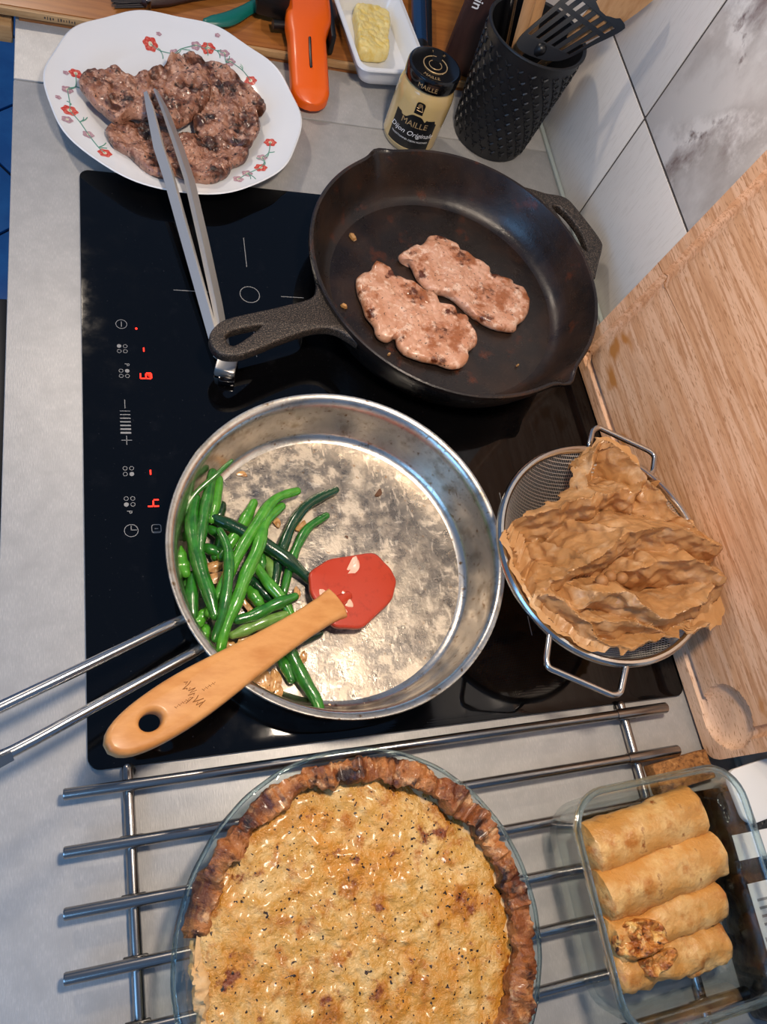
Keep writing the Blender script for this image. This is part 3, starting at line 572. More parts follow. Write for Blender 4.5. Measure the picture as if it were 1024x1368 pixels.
for i, c in enumerate(ONION):
    s = .95 if i in (2, 3, 8, 9, 0) else .65
    c = (c[0], c[1], 2.1 if i in (0, 1, 2, 3) else (1.75 if i in (4, 5, 6, 15, 16) else 1.3))
    tag(build('onion_piece', flake(c, s, random.uniform(0, 3.1), i), mt['onion'], org=c), {2: 'large pale onion chunk just right of the broad bean', 3: 'pale onion chunk under the large one right of the broad bean', 0: 'cream onion chunk at the upper edge of the wooden handle', 6: 'curled onion strip near the spatula neck', 8: 'large browned onion chunk below the wooden handle', 10: 'brown onion strip near the pan wall below the handle', 12: 'small brown onion bit above the dark curved beans', 13: 'small brown onion bit between the two curved beans'}.get(i, 'translucent browned onion piece among the green beans'), 'onion', 'fried onion pieces in the steel pan')
for i, c in enumerate(CRUMBS):
    CL = ['dark brown burnt crumb on the bare right side of the steel pan', 'golden crumb at the top of the steel pan floor near the rim', 'golden crumb at the lower pan wall beside the thick bean', 'golden crumb at the bottom right of the pan wall', 'tiny black crumb in the middle of the steel pan floor']
    tag(build('burnt_crumb', flake((c[0], c[1], 1.08), .5 if i < 4 else .2, random.uniform(0, 3), 40 + i), mt['char'] if i in (0, 4) else mt['onion'], org=c), CL[i], 'crumb', 'crumbs on the steel pan floor')

# ------------------------------------------------------------------ spatula
sp = thing('spatula', 'red silicone spatula with a wooden handle resting across the steel pan rim', 'spatula', (12, 7, 6))
A, B = Vector((1.85, .45, 9.3)), Vector((19.75, 10.7, 2.95)); ax = (B - A); Lh = ax.length; ax.normalize()
sd = ax.cross(Vector((0, 0, 1))).normalized(); nm = sd.cross(ax).normalized()
wid = [(0, .25), (.012, .85), (.04, 1.4), (.09, 1.85), (.16, 2.15), (.25, 2.3), (.36, 2.2), (.5, 1.85), (.65, 1.5), (.8, 1.28), (.92, 1.3), (.97, 1.42), (1.0, 1.4)]
Pl = [(t * Lh, .64 * w_) for t, w_ in wid] + [(t * Lh, -.64 * w_) for t, w_ in reversed(wid)]
Pl = [tuple(p) for p in smooth_poly(Pl, 110)]
fnh = lambda v: tuple(A + ax * v.x + sd * v.y + nm * v.z)
hd = build('handle', MB().curve([Pl, [(2.9 + 1.25 * math.cos(a), .05 + 1.02 * math.sin(a)) for a in [2 * math.pi * i / 28 for i in range(28)]]], 0, .25, .38, fnh), mt['bamboo'], sp, ang=50)
mk = MB(); rs = random.Random(5)
for k in range(11):
    x0 = 6.2 + rs.uniform(-.25, .25); y0 = -1.0 + k * .19
    mk.tube([fnh(Vector((x0 + .5 * math.sin(k * 2.1), y0, .64))), fnh(Vector((x0 + .25 * math.cos(k), y0 + .12, .645))), fnh(Vector((x0 - .45 * math.sin(k * 1.3), y0 + .2, .64)))], .03, 4)
for k in range(8):
    mk.tube([fnh(Vector((4.7 + k * .16, .1 + .1 * (k % 2), .64))), fnh(Vector((4.78 + k * .16, .28 - .1 * (k % 2), .64)))], .022, 4)
    mk.tube([fnh(Vector((7.1 + k * .15, .1 + .1 * (k % 2), .64))), fnh(Vector((7.18 + k * .15, .3 - .1 * (k % 2), .64)))], .022, 4)
build('burnt_logo', mk, mt['burn'], hd, smooth=False)
hz = lambda x, y: 2.55 + (-(x - 19.0) * ax.x - (y - 11) * ax.y) * .16
build('silicone_head', MB().curve([[tuple(p) for p in smooth_poly([q for a, b in zip(HEAD, HEAD[1:] + HEAD[:1]) for q in (Vector(a).lerp(Vector(b), .12), Vector(a).lerp(Vector(b), .5), Vector(a).lerp(Vector(b), .88))], 90)]], 0, .16, .26, lambda v: (v.x, v.y, v.z + hz(v.x, v.y))), mt['silicone'], sp, ang=60)
build('neck', MB().tube([B - ax * .2, B + ax * 1.6], [.62, .5], 14, True, .8), mt['silicone'], sp)
for i, c in enumerate(SONION):
    tag(build('onion_slice', flake((c[0], c[1], hz(c[0], c[1]) + .45), (.95, .9, .8, .7)[i], (1.0, -.6, -1.1, -.7)[i], 60 + i, .25), mt['onion_raw'], org=c), 'pale raw onion slice stuck to the red silicone spatula head' if i else 'crescent-shaped onion slice lying on the tip of the red spatula head', 'onion', 'onion slices on the spatula head')
# ------------------------------------------------------------------ strainer with baking paper
SX, SY, SZ, SR = 43.15, 12.15, 9.0, 10.0
st = thing('strainer', 'round steel mesh strainer with two wire handles holding crumpled brown paper', 'strainer', (SX, SY, .4))
build('rim', MB().ring([(SX + SR * math.cos(a), SY + SR * math.sin(a), SZ) for a in [2 * math.pi * i / 96 for i in range(96)]], .36, 10, 1.25), mt['steel'], st)
mesh = MB(); Rb = 9.85; dep = 8.0
def bowl(x, y):
    d2 = (x * x + y * y) / (Rb * Rb); return (SX + x, SY + y, SZ - dep * max(0, 1 - d2))
stp = .22; k = -Rb + .05
while k < Rb:
    hl = math.sqrt(max(0, Rb * Rb - k * k))
    if hl > .6:
        n = max(6, int(hl * 2.2)); 
        for ori in (0, 1):
            Q = []
            for i in range(n + 1):
                s = -hl * math.cos(math.pi * i / n); Q.append(bowl(s, k) if ori == 0 else bowl(k, s))
            mesh.tube(Q, .045, 3)
    k += stp
build('wire_mesh', mesh, mt['wire'], st, smooth=False, kind='stuff')
build('foot_ring', MB().ring([(SX + 3.0 * math.cos(a), SY + 3.0 * math.sin(a), .62) for a in [2 * math.pi * i / 60 for i in range(60)]], .2, 8), mt['steel'], st)
def wire(P, r=.26): return MB().tube(smooth_poly(P, 60, False), r, 10, True)
def poly_wire(P, r=.27, rad=.7):
    P = [Vector(p) for p in P]; Q = [P[0]]
    for a, b, c in zip(P, P[1:], P[2:]):
        ra = min(rad, (a - b).length * .45, (c - b).length * .45); p = b + (a - b).normalized() * ra; q = b + (c - b).normalized() * ra
        for i in range(6):
            t = i / 5; Q.append(p * (1 - t) ** 2 + b * 2 * t * (1 - t) + q * t * t)
    Q.append(P[-1]); return MB().tube(Q, r, 10, True)
build('wire_handle', poly_wire(SH1), mt['steel'], st)
build('wire_handle', poly_wire(SH2), mt['steel'], st)
# paper: control heights over the plan, folded and crumpled
RIDGES = [[(34.2,14.7,9.8),(36.5,15.2,10.6),(39.3,16.1,11.3),(42.2,16.5,11.6),(45.5,17.1,11.6)],[(44.6,22.5,10.6),(46.6,21.0,11.2),(47.7,17.9,11.4),(46.3,16.8,11.4)],[(44.5,22.1,10.6),(42.8,19.3,10.2),(42.2,17.2,10.8)],[(35.4,8.1,9.6),(38.1,9.7,11.0),(40.1,11.3,12.6),(43.6,13.2,13.8),(47.7,13.2,13.8),(52.5,11.7,12.8)],[(38.2,6.9,10.6),(39.4,7.9,12),(41.6,8.2,12.6),(42.9,6.6,12.6),(44.9,5.6,12.4),(48.8,6.3,12.2),(50.9,8.1,12.4)],[(43.4,9.5,10.6),(45.2,10.2,12.2),(48.6,10.6,13.4),(52.3,8.6,12.8)],[(34.1,8.1,9.8),(36.4,7.7,10.4),(38.6,5.6,10.6),(39.3,3.7,10.2),(42.7,3.1,10.2),(47.9,3.9,10.6),(50.2,4.6,11)],[(47.7,17.9,11.4),(48.7,17.0,11.6),(49.3,14.4,12.2),(52.6,11.7,12.6)],[(45.8,3.8,10.4),(42.7,5.1,11.2),(39.3,5.5,11)]]
BEADS = [(40.5, 8.8, 11.1), (41.7, 9.25, 10.7), (42.7, 9.0, 10.8)]
def seg_d(x, y, a, b):
    dx, dy = b[0] - a[0], b[1] - a[1]; t = max(0, min(1, ((x - a[0]) * dx + (y - a[1]) * dy) / (dx * dx + dy * dy)))
    ex, ey = x - a[0] - t * dx, y - a[1] - t * dy; return math.hypot(ex, ey), a[2] + t * (b[2] - a[2]), ex, ey
def psurf(x, y):
    """highest of the folds: each ridge falls off gently to the room side and steeply to the wall side"""
    best = 0
    for R_ in RIDGES:
        for a, b in zip(R_, R_[1:]):
            d, h_, ex, ey = seg_d(x, y, a, b); far = ex * .45 + ey * .9
            best = max(best, h_ - d * (2.8 if far > 0 else 1.7) - .02 * d * d)
    return best
def tri(v): v = v % 1.0; return 4 * abs(v - .5) - 1
FOLD = []
rf_ = random.Random(12)
for k_ in range(9):
    a_ = rf_.uniform(0, math.pi); f_ = .22 * 1.3 ** k_; FOLD.append((math.cos(a_) * f_, math.sin(a_) * f_, rf_.random(), .075 / f_ ** .7))
def crumple(x, y):
    h_ = 0
    for k_, (fx, fy, ph, am) in enumerate(FOLD):
        wx = x + 1.6 * nz((x, y), .22, 30 + k_); wy = y + 1.6 * nz((x, y), .22, 50 + k_)
        msk = max(0, .55 + 1.1 * nz((x, y), .3, 70 + k_)); h_ += (am if k_ < 6 else .6 * am) * msk * tri(wx * fx + wy * fy + ph)
    return h_
def in_poly(x, y, P):
    c = False; n = len(P)
    for i in range(n):
        x1, y1 = P[i]; x2, y2 = P[i - 1]
        if (y1 > y) != (y2 > y) and x < (x2 - x1) * (y - y1) / (y2 - y1) + x1: c = not c
    return c
pp_out = smooth_poly(PAPER, 260); pc = Vector((45.2, 11.6)); pg = []
for i in range(260):
    e = pp_out[i]; e = e + (e - pc).normalized() * (.35 * nz((e.x, e.y), 1.1, 3) + .15 * nz((e.x, e.y), 3, 4)); row = []
    for j in range(110):
        t = (j / 109) ** .75; q = pc.lerp(e, t)
        wx = q.x + .5 * nz((q.x, q.y), .45, 11); wy = q.y + .5 * nz((q.x, q.y), .45, 12)
        z = psurf(wx, wy) + crumple(q.x, q.y)
        rr = math.hypot(q.x - SX, q.y - SY)
        zmin = bowl(q.x - SX, q.y - SY)[2] + .25 if rr < Rb - .3 else SZ + .75
        z = max(z, zmin)
        hx = .35 * nz((q.x, q.y, z), .9, 21); hy = .35 * nz((q.x, q.y, z), .9, 22)
        sh_ = .42 * (z - 10.8) if z > zmin + .8 else (-.1 if rr < Rb - 1.5 else 0)
        hx -= .45 * sh_; hy -= .9 * sh_
        row.append((min(q.x + hx, 53.0 + .04 * (7 - q.y) + .05 * z - .35 + .0), q.y + hy, z))
    pg.append(row)
tag(build('baking_paper', MB().surf(pg, True), mt['paper'], org=(SX, SY, 2), ang=22), 'crumpled sheet of brown baking paper bundled inside the steel strainer', 'paper')
for c in BEADS:
    mb = MB().lathe([(.55 * math.sin(t) + .001, -.55 * math.cos(t)) for t in [math.pi * i / 8 for i in range(9)]], c, 14)
    tag(build('baking_bead', mb, mt['bead'], org=(c[0], c[1], c[2] - .55)), 'small round brown baking bead in the hollow of the brown paper', 'bead', 'baking beads in the paper')

# ------------------------------------------------------------------ beech cutting board leaning on the tiles
ws = thing('cutting_board', 'large beech cutting board with juice groove and round scoop leaning on the tiles', 'board', (54, 16.5, .4))
Lb, Hb, TH = 45.6, 32., 1.6; a_z = math.atan(1.5 / 40); ln = math.radians(3.4)
def bpt(s, t, d):
    """s along the length from the lower end, t up the face, d depth into the board"""
    y = -6.3 + s * math.cos(a_z); x = 54.15 - s * math.sin(a_z)
    return (x + t * math.sin(ln) + d * math.cos(ln), y, .42 + t * math.cos(ln) - d * math.sin(ln) + TH * math.sin(ln))
def axis(n_end, fine):
    v = 0.; out = [0.]
    while v < n_end - 1e-6:
        st_ = .9
        for a, b, s_ in fine:
            if a <= v < b: st_ = s_
        v = min(n_end, v + st_)
        out.append(v)
    return out
MG = 1.75
sa = axis(Lb, [(0, 1.3, .2), (1.3, 6.6, .13), (Lb - 2.6, Lb - .9, .1), (Lb - 1, Lb, .2)]); ta = axis(Hb, [(0, 1.2, .2), (1.2, 7.8, .13), (Hb - 2.6, Hb - .9, .1), (Hb - 1, Hb, .2)])
def gdepth(s, t):
    d = min(abs(s - MG) if MG - .6 < t < Hb - MG + .6 else 9, abs(s - Lb + MG) if MG - .6 < t < Hb - MG + .6 else 9, abs(t - MG) if MG - .6 < s < Lb - MG + .6 else 9, abs(t - Hb + MG) if MG - .6 < s < Lb - MG + .6 else 9)
    g = (.5 * math.sqrt(max(0, 1 - (d / .4) ** 2))) if d < .4 else 0
    q = math.hypot(s - 3.5, t - 4.1) / 2.85
    if s < 3.5 and t < 4.1: g = 0
    if q < 1: g = max(g, 1.0 * (1 - q ** 4) ** .5 * .9)
    return g
def rnd(s, t):
    R = 1.6
    for ss in (s, Lb - s):
        if ss < R:
            k_ = R - math.sqrt(max(0, R * R - (R - ss) ** 2)); t = t + k_ * (1 - t / (Hb / 2))
    return s, t
mb = MB(); g0 = []; g1 = []
for s in sa:
    r0 = []; r1 = []
    for t in ta:
        S, Tt = rnd(s, t); r0.append(bpt(S, Tt, gdepth(S, Tt)))
    g0.append(r0)
mb.surf(g0)
bd = []
for t in ta: bd.append((0., t))
for s in sa[1:]: bd.append((s, Hb))
for t in ta[::-1][1:]: bd.append((Lb, t))
for s in sa[::-1][1:-1]: bd.append((s, 0.))
bd = [rnd(*p) for p in bd]
rw = [[bpt(s, t, d) for d in (0, TH)] for s, t in bd]; mb.surf(rw, True); mb.add([bpt(s, t, TH) for s, t in bd], [tuple(range(len(bd)))])
bm_ = build('board', mb, mt['beech'], ws, ang=35)
crk = smooth_poly([(Lb - .0, 15.0), (Lb - 1.6, 15.1), (Lb - 2.0, 14.7), (Lb - 5, 14.9), (Lb - 9, 15.2)], 24, False)
build('crack', MB().tube([bpt(p.x, p.y, gdepth(p.x, p.y) - .0) for p in crk], [.05 - .035 * i / 23 for i in range(24)], 5), mt['burn'], bm_)

# ------------------------------------------------------------------ mustard jar
JC = (37.9, 70.4); JR = 3.35
jr = thing('mustard_jar', 'glass jar of pale mustard with black label and black lid', 'jar', (JC[0], JC[1], 0))
build('glass_body', MB().lathe([(.01, .35), (2.9, .35), (JR, .8), (JR, 6.4), (3.3, 7.0), (3.05, 7.8), (2.85, 8.2), (2.8, 8.6), (.01, 8.6)], (*JC, 0), 64), mt['mustard'], jr)
build('glass_foot', MB().lathe([(.01, .0), (2.75, .0), (3.15, .12), (3.3, .4), (3.36, .8), (JR - .02, .85), (.01, .85)], (*JC, 0), 64), mt['jarbase'], jr)
lid = build('lid', MB().lathe([(2.9, 8.3), (3.12, 8.35), (3.15, 9.5), (3.05, 9.75), (2.85, 9.85), (2.7, 9.78), (.01, 9.78)], (*JC, 0), 64), mt['blackgloss'], jr)
JA = math.radians(-112)
def on_jar(u, v, off=.03, r=JR): 
    a = JA + u / r; return (JC[0] + (r + off) * math.cos(a), JC[1] + (r + off) * math.sin(a), v)
def jar_patch(u0, u1, lo, hi, off):
    g = [[on_jar(u0 + (u1 - u0) * i / 30, lo + (hi(u0 + (u1 - u0) * i / 30) - lo) * j / 6, off) for j in range(7)] for i in range(31)]
    return MB().surf(g)
top = lambda u: 4.7 + .75 * math.exp(-(u / 1.0) ** 4) + (.45 if u > 1.25 and u < 2.35 else 0) + .25 * (1 if u < -1.9 else 0)
lbp = build('label', jar_patch(-2.7, 2.7, .95, top, .02), mt['black'], jr)
tx = lambda y0, u0=0: (lambda v: on_jar(v.x + u0, y0 + v.y, .05))
build('lettering', MB().text('MAILLE', 1.05, tx(4.25)), mt['gold'], lbp, smooth=False)
build('lettering', MB().text('Dijon Originale', .9, tx(3.0), .3), mt['ink'], lbp, smooth=False)
build('lettering', MB().text('TRADITIONNEL DIJON MUSTARD', .32, tx(2.1)), mt['ink'], lbp, smooth=False)
md = build('medallion', MB().surf([[on_jar(-.52 + 1.04 * i / 12, 5.7 + (1.25 + .3 * math.sqrt(max(0, 1 - ((i - 6) / 6) ** 2))) * j / 4, .03) for j in range(5)] for i in range(13)]), mt['black'], jr)
for a, b in (((-.3, 6.2), (.42, 6.15)), ((.40, 6.15), (.1, 7.0)), ((-.38, 6.5), (-.1, 6.45))):
    build('emblem', MB().tube([on_jar(a[0] + (b[0] - a[0]) * i / 5, a[1] + (b[1] - a[1]) * i / 5, .05) for i in range(6)], .05, 5), mt['gold'], md)
build('emblem', MB().curve([[(x * .22 - .1, y * .28 + 6.8) for x, y in circ((0, 0), 1, 14)]], 0, .005, 0, lambda v: on_jar(v.x, v.y, .05)), mt['gold'], md)
build('lettering', MB().text('MAILLE', .75, lambda v: on_jar(v.x, 8.92 + v.y, .03, 3.15)), mt['gold'], lid, smooth=False)
def lid_text(body, a0, r0, sz, flip=1):
    return MB().text(body, sz, lambda v: (JC[0] + (r0 + v.y) * math.cos(a0 - v.x / r0), JC[1] + (r0 + v.y) * math.sin(a0 - v.x / r0), 9.8))
build('lettering', MB().text('MAILLE', .62, lambda v: (JC[0] + (2.25 - v.y) * math.cos(JA + v.x / 2.2), JC[1] + (2.25 - v.y) * math.sin(JA + v.x / 2.2), 9.8)), mt['gold'], lid, smooth=False)
build('lettering', lid_text('MAILLE', JA + math.pi, 2.25, .5), mt['gold'], lid, smooth=False)
build('lid_ring', MB().tube([(JC[0] + 1.4 * math.cos(a), JC[1] + 1.4 * math.sin(a), 9.8) for a in [math.radians(75 + 330 * i / 40) - 0 for i in range(41)]], .06, 5), mt['gold'], lid)
build('lid_ring', MB().ring([(JC[0] + .75 * math.cos(a), JC[1] + .75 * math.sin(a), 9.8) for a in [2 * math.pi * i / 28 for i in range(28)]], .04, 5), mt['gold'], lid)
build('lid_seal', MB().box((JC[0] + .55, JC[1] + 1.6, 9.82), (1.1, 2.2, .04), Matrix.Rotation(-.3, 3, 'Z')), mt['black'], lid)

# ------------------------------------------------------------------ utensil holder and utensils
UC = (49.3, 72.6); UH = 14.2; ur = lambda z: 4.75 + 1.15 * z / UH
uh = thing('utensil_holder', 'black woven-look plastic utensil holder full of kitchen tools', 'utensil holder', (UC[0], UC[1], 0))
build('shell', MB().lathe([(.01, 0), (4.5, 0), (4.75, .15), (ur(1), 1), (ur(13.6), 13.6), (ur(UH) + .05, UH), (ur(UH) - .05, UH + .12), (ur(UH) - .25, UH), (ur(1) - .3, .6), (.01, .6)], (*UC, 0), 72), mt['blackpot'], uh)
build('rim', MB().ring([(UC[0] + ur(UH) * math.cos(a), UC[1] + ur(UH) * math.sin(a), UH) for a in [2 * math.pi * i / 72 for i in range(72)]], .17, 8), mt['blackpot'], uh)
rel = MB()
for row in range(11):
    z = 1.3 + row * 1.12; nn = 24
    for j in range(nn):
        a = 2 * math.pi * (j + .5 * (row % 2)) / nn
        for da, dz_ in ((0, -.55), (.075, .38), (-.075, .38)):
            q = []
            for t in (.15, .6, 1.):
                aa = a + da * t * (1 if da else 0) + (.03 * t if not da else 0); zz = z + dz_ * t; r = ur(zz) + .06
                q.append((UC[0] + r * math.cos(aa), UC[1] + r * math.sin(aa), zz))
            rel.tube(q, [.15, .14, .1], 5)
build('woven_relief', rel, mt['blackpot'], uh, kind='stuff')
tn = thing('slotted_turner', 'black slotted turner leaning toward the wall in the utensil holder', 'turner', (50, 73, .7))
C0, C1, C2, C3 = Vector((44.9, 69.6, 14.4)), Vector((50.6, 67.6, 14.4)), Vector((55.4, 66.9, 20.2)), Vector((50.2, 70.6, 21.2))
tnm = (C1 - C0).cross(C3 - C0).normalized()
def tmap(v):
    p = C0.lerp(C1, v.x).lerp(C3.lerp(C2, v.x), v.y); return tuple(p + tnm * (v.z + .5 * (v.y - .5) ** 2))
out = [tuple(p) for p in smooth_poly([(.18, -.02), (.5, -.06), (.82, -.02), (.97, .12), (1.0, .5), (1.02, .88), (.93, 1.0), (.5, 1.02), (.07, 1.0), (-.02, .88), (0, .5), (.03, .12)], 60)]
slots = []
for i in range(6):
    x = .11 + i * .156
    for y0, y1 in ((.2, .66), (.73, .87)): slots.append([(x - .036, y0), (x + .036, y0), (x + .036, y1), (x - .036, y1)])
build('slotted_head', MB().curve([out] + slots, 0, .12, 0, tmap), mt['black'], tn, ang=30)
nb = C0.lerp(C1, .5); build('handle', MB().tube([nb + (C3 - C0) * .08, nb - (C3 - C0) * .12 + Vector((.3, .8, -.4)), Vector((49, 73.5, 6)), Vector((50.5, 75, 1.0))], [.7, .55, .55, .6], 10, True), mt['black'], tn)
def spoon(name, lb, cat, A_, B_, w_, m, head=None):
    t = thing(name, lb, cat, A_); A_, B_ = Vector(A_), Vector(B_)
    build('shaft', MB().tube([A_.lerp(B_, i / 8) for i in range(9)], w_, 10, True, .6, up=(0, 1, .3)), m, t)
    if head:
        d = (B_ - A_).normalized(); s = d.cross(Vector((.5, 1, 0))).normalized(); n_ = s.cross(d); L_, W_ = head; g = []
        for i in range(11):
            u = i / 10; ww = W_ * (.25 + .75 * math.sin(math.pi * min(1, u * .62 + .06))) 
            g.append([tuple(B_ + d * (u * L_) + s * (ww * v) + n_ * (.35 * v * v)) for v in (-1, -.5, 0, .5, 1)])
        mb_ = MB().surf(g); low = [v - n_ * .3 for v in mb_.v]; f0 = list(mb_.f); mb_.add(low, f0); build('bowl', mb_, m, t)
    return t
spoon('wooden_spoon', 'pale wooden spatula behind the black slotted turner, next to the wall', 'spoon', (48, 75, .8), (52.0, 69.9, 15.5), .55, mt['wood_spoon'], (11, 1.9))
spoon('wooden_spoon', 'greyish wooden stick upright in the utensil holder', 'spoon', (49, 70.5, .8), (45.9, 72.2, 20), .7, mt['wood_spoon'])
spoon('wooden_spoon', 'broad light wooden spoon handle in the holder, left of the turner', 'spoon', (50.5, 71, .8), (47.6, 74.4, 20.5), .9, mt['wood_spoon'])
spoon('steel_whisk', 'steel tool handle at the left inside the utensil holder', 'whisk', (49.5, 73.5, .8), (44.6, 73.4, 19.), .35, mt['steel'])

# ------------------------------------------------------------------ things on and around the oak board
ob = thing('oak_board', 'brown varnished oak board with pale front edge at the far end of the worktop', 'board', (20, 100, 0))
build('top_panel', MB().box((20, 100, 1.12), (72, 39.6, .78), None, .06), mt['oak'], ob)
e = build('front_strip', MB().box((20, 79.85, 1.1), (72, .5, .8), None, .06), mt['oak_edge'], ob)
build('under_panel', MB().box((25, 100, .37), (62, 40, .72), None, .04), mt['oak'], ob)
mk = MB(); x = -3.3; rs = random.Random(2)
for i in range(11):
    w_ = rs.uniform(.08, .16)
    mk.box((x, 79.59, 1.1 + rs.uniform(-.03, .03)), (w_, .02, rs.uniform(.2, .42))); x += .28 + (.25 if i == 3 else 0)
build('stamped_print', mk, mt['grout'], e, smooth=False)
tag(build('shelf_plank', MB().box((-26, 99, -1.1), (38.4, 40, 2.0), None, .1), mt['oak_edge'], org=(-26, 99, -2)), 'pale wooden plank left of the worktop end above the blue floor', 'plank')
TZ = 1.52
bt = thing('butter_dish', 'white rectangular ceramic dish holding a lump of butter', 'dish', (34.6, 84, TZ))
g = []
for dz_, wx, wy in ((.0, 6.6, 12.2), (.15, 7.0, 12.6), (1.0, 7.6, 13.2), (2.3, 8.3, 14.0), (2.75, 8.6, 14.3), (2.9, 9.4, 15.1), (2.75, 9.5, 15.2), (2.9, 9.3, 15.0), (2.95, 8.5, 14.2), (2.6, 8.1, 13.8), (1.2, 7.2, 12.9), (.5, 6.6, 12.3), (.4, 5.8, 11.5), (.4, .2, .2)):
    P = rrect(34.9, 83.0, wx, wy, min(1.3, wx * .3), 6, .12); g.append([(p[0], p[1], TZ + dz_) for p in P + P[:1]])
P = rrect(34.9, 83.0, 6.6, 12.2, 1.3, 6, .12); mb = MB().surf(g); mb.add([(p[0], p[1], TZ) for p in P], [tuple(range(len(P)))]); build('dish', mb, mt['porcelain'], bt)
tag(build('butter', slab([(32.2, 80.0), (34.2, 79.6), (36.0, 80.4), (36.4, 83), (37.2, 88), (33.0, 88.4), (32.4, 84)], TZ + .45, 1.7, 31, amp=.1), mt['butter'], org=(34.4, 83.5, TZ + .42)), 'scraped lump of yellow butter in the white ceramic dish', 'butter')
# rotary grater
gr = thing('rotary_grater', 'orange and black hand-crank grater resting on the oak board edge', 'grater', (26, 80, 0))
W_ = [(25.5, 71.4, 1.25), (25.5, 74, 2.0), (25.5, 77, 2.9), (25.6, 80.5, 3.6), (26.1, 84, 4.0), (26.5, 92, 4.0)]
Q0 = smooth_poly(W_, 400, False); Q = [Q0[int(399 * (i / 49) ** 1.7)] for i in range(50)]; g = []
for i, p in enumerate(Q):
    u = (i / 49) ** 1.7; wd = 2.25 * math.sqrt(max(0.01, 1 - max(0, 1 - u / .1) ** 2)) if u < .1 else 2.25 + .5 * max(0, min(1, (u - .42) / .12)); hh = .95 if u > .08 else .5 + .45 * u / .08
    g.append([(p.x + wd * cx, p.y, p.z + hh * cz) for cx, cz in ((-1, -.8), (-1, .35), (-.92, .75), (-.7, 1), (0, 1.08), (.7, 1), (.92, .75), (1, .35), (1, -.8), (0, -.95), (-1, -.8))])
mb = MB().surf(g); mb.add(g[0][:-1], [tuple(range(10))]); mb.add(g[-1][:-1], [tuple(range(10))]); build('orange_handle', mb, mt['orange'], gr, ang=50)
build('slot', MB().tube([(25.5, 75.4, 3.52), (25.5, 77, 3.98), (25.6, 79.0, 4.42)], .17, 8, True), mt['black'], gr)
build('drum_housing', MB().box((21.9, 85.6, 4.3), (3.8, 4.2, 3.0), Matrix.Rotation(-.1, 3, 'Z'), .35), mt['black'], gr)
build('crank_axle', MB().tube([(23.8, 82.6, 3.0), (21.8, 82.3, 3.0)], .55, 12), mt['black'], gr)
build('back_plate', MB().box((29.0, 85, 3.0), (.7, 9.5, 2.6), Matrix.Rotation(-.05, 3, 'Z'), .25), mt['black'], gr)
kn = thing('paring_knife', 'small knife with dark green plastic handle lying on the oak board', 'knife', (17, 84, TZ))
build('handle', MB().tube(smooth_poly([(14.2, 82.0, TZ + .62), (16.5, 82.9, TZ + .62), (19, 85.2, TZ + .62), (21.5, 87.8, TZ + .62)], 14, False), [.55, .85, .95, 1.0, 1.0, .95, .9, .85, .8, .8, .78, .75, .75, .7], 12, True, .6), mt['greenplastic'], kn)
build('blade', MB().curve([[(21.2, 88.0), (22.0, 87.2), (28, 93), (29.5, 95.5), (26, 93.2)]], TZ + .7, .06), mt['steel_brushed'], kn)
br = thing('pastry_brush', 'dark wooden brush with grey bristles at the top edge of the oak board', 'brush', (5, 84, TZ))
mb = MB(); rs = random.Random(9)
for i in range(70):
    o_ = rs.uniform(-.95, .95); zz = rs.uniform(.15, 1.3); mb.tube([(7.2, 83.4 + o_ * .9 + .5, TZ + zz), (4.0 + rs.uniform(-.4, .4), 82.9 + o_ * 1.25 + .4, TZ + zz * .9)], .06, 4)
build('bristles', mb, mt['bristle'], br, kind='stuff')
build('ferrule', MB().box((7.4, 83.95, TZ + .75), (.5, 2.6, 1.5), Matrix.Rotation(.25, 3, 'Z'), .1), mt['steel'], br)
build('handle', MB().tube([(7.6, 84.0, TZ + .8), (9.5, 84.6, TZ + .8), (12.5, 86, TZ + .8), (20, 89.5, TZ + .8)], [1.2, 1.1, .8, .7], 12, True, .7), mt['darkwood'], br)
kb = thing('blue_knife', 'dark blue glossy knife handle lying beside the butter dish', 'knife', (41, 87, TZ))
build('handle', MB().tube(smooth_poly([(40.6, 82.4, TZ + 1.6), (41.0, 85, TZ + 1.6), (41.8, 90, TZ + 1.6), (43, 97, TZ + 1.6)], 14, False), 1.05, 12, True, .9), mt['bluemetal'], kb)
build('end_cap', MB().tube([(40.3, 80.6, TZ + 1.6), (40.6, 82.4, TZ + 1.6)], [1.1, 1.15], 14, True), mt['black'], kb)
build('guard', MB().box((42.9, 88, TZ + .8), (.8, 12, 1.6), Matrix.Rotation(-.18, 3, 'Z'), .1), mt['black'], kb)
pk = thing('brown_packet', 'dark brown packet with white lettering standing behind the utensil holder', 'packet', (46.8, 82, TZ))
R_ = Matrix.Rotation(-.35, 3, 'Z')
build('body', MB().box((47.6, 82.5, TZ + 7.5), (6.4, 4.0, 15), R_, .25), mt['darkwood'], pk)
pf = lambda u, v: tuple(R_ @ Vector((u, -2.03, v)) + Vector((47.6, 82.5, TZ + 7.5)))
build('lettering', MB().text('utin', 1.7, lambda v: pf(-1.9 + v.y, 2.2 - v.x), .0, bold=.02), mt['ink'], pk, smooth=False)

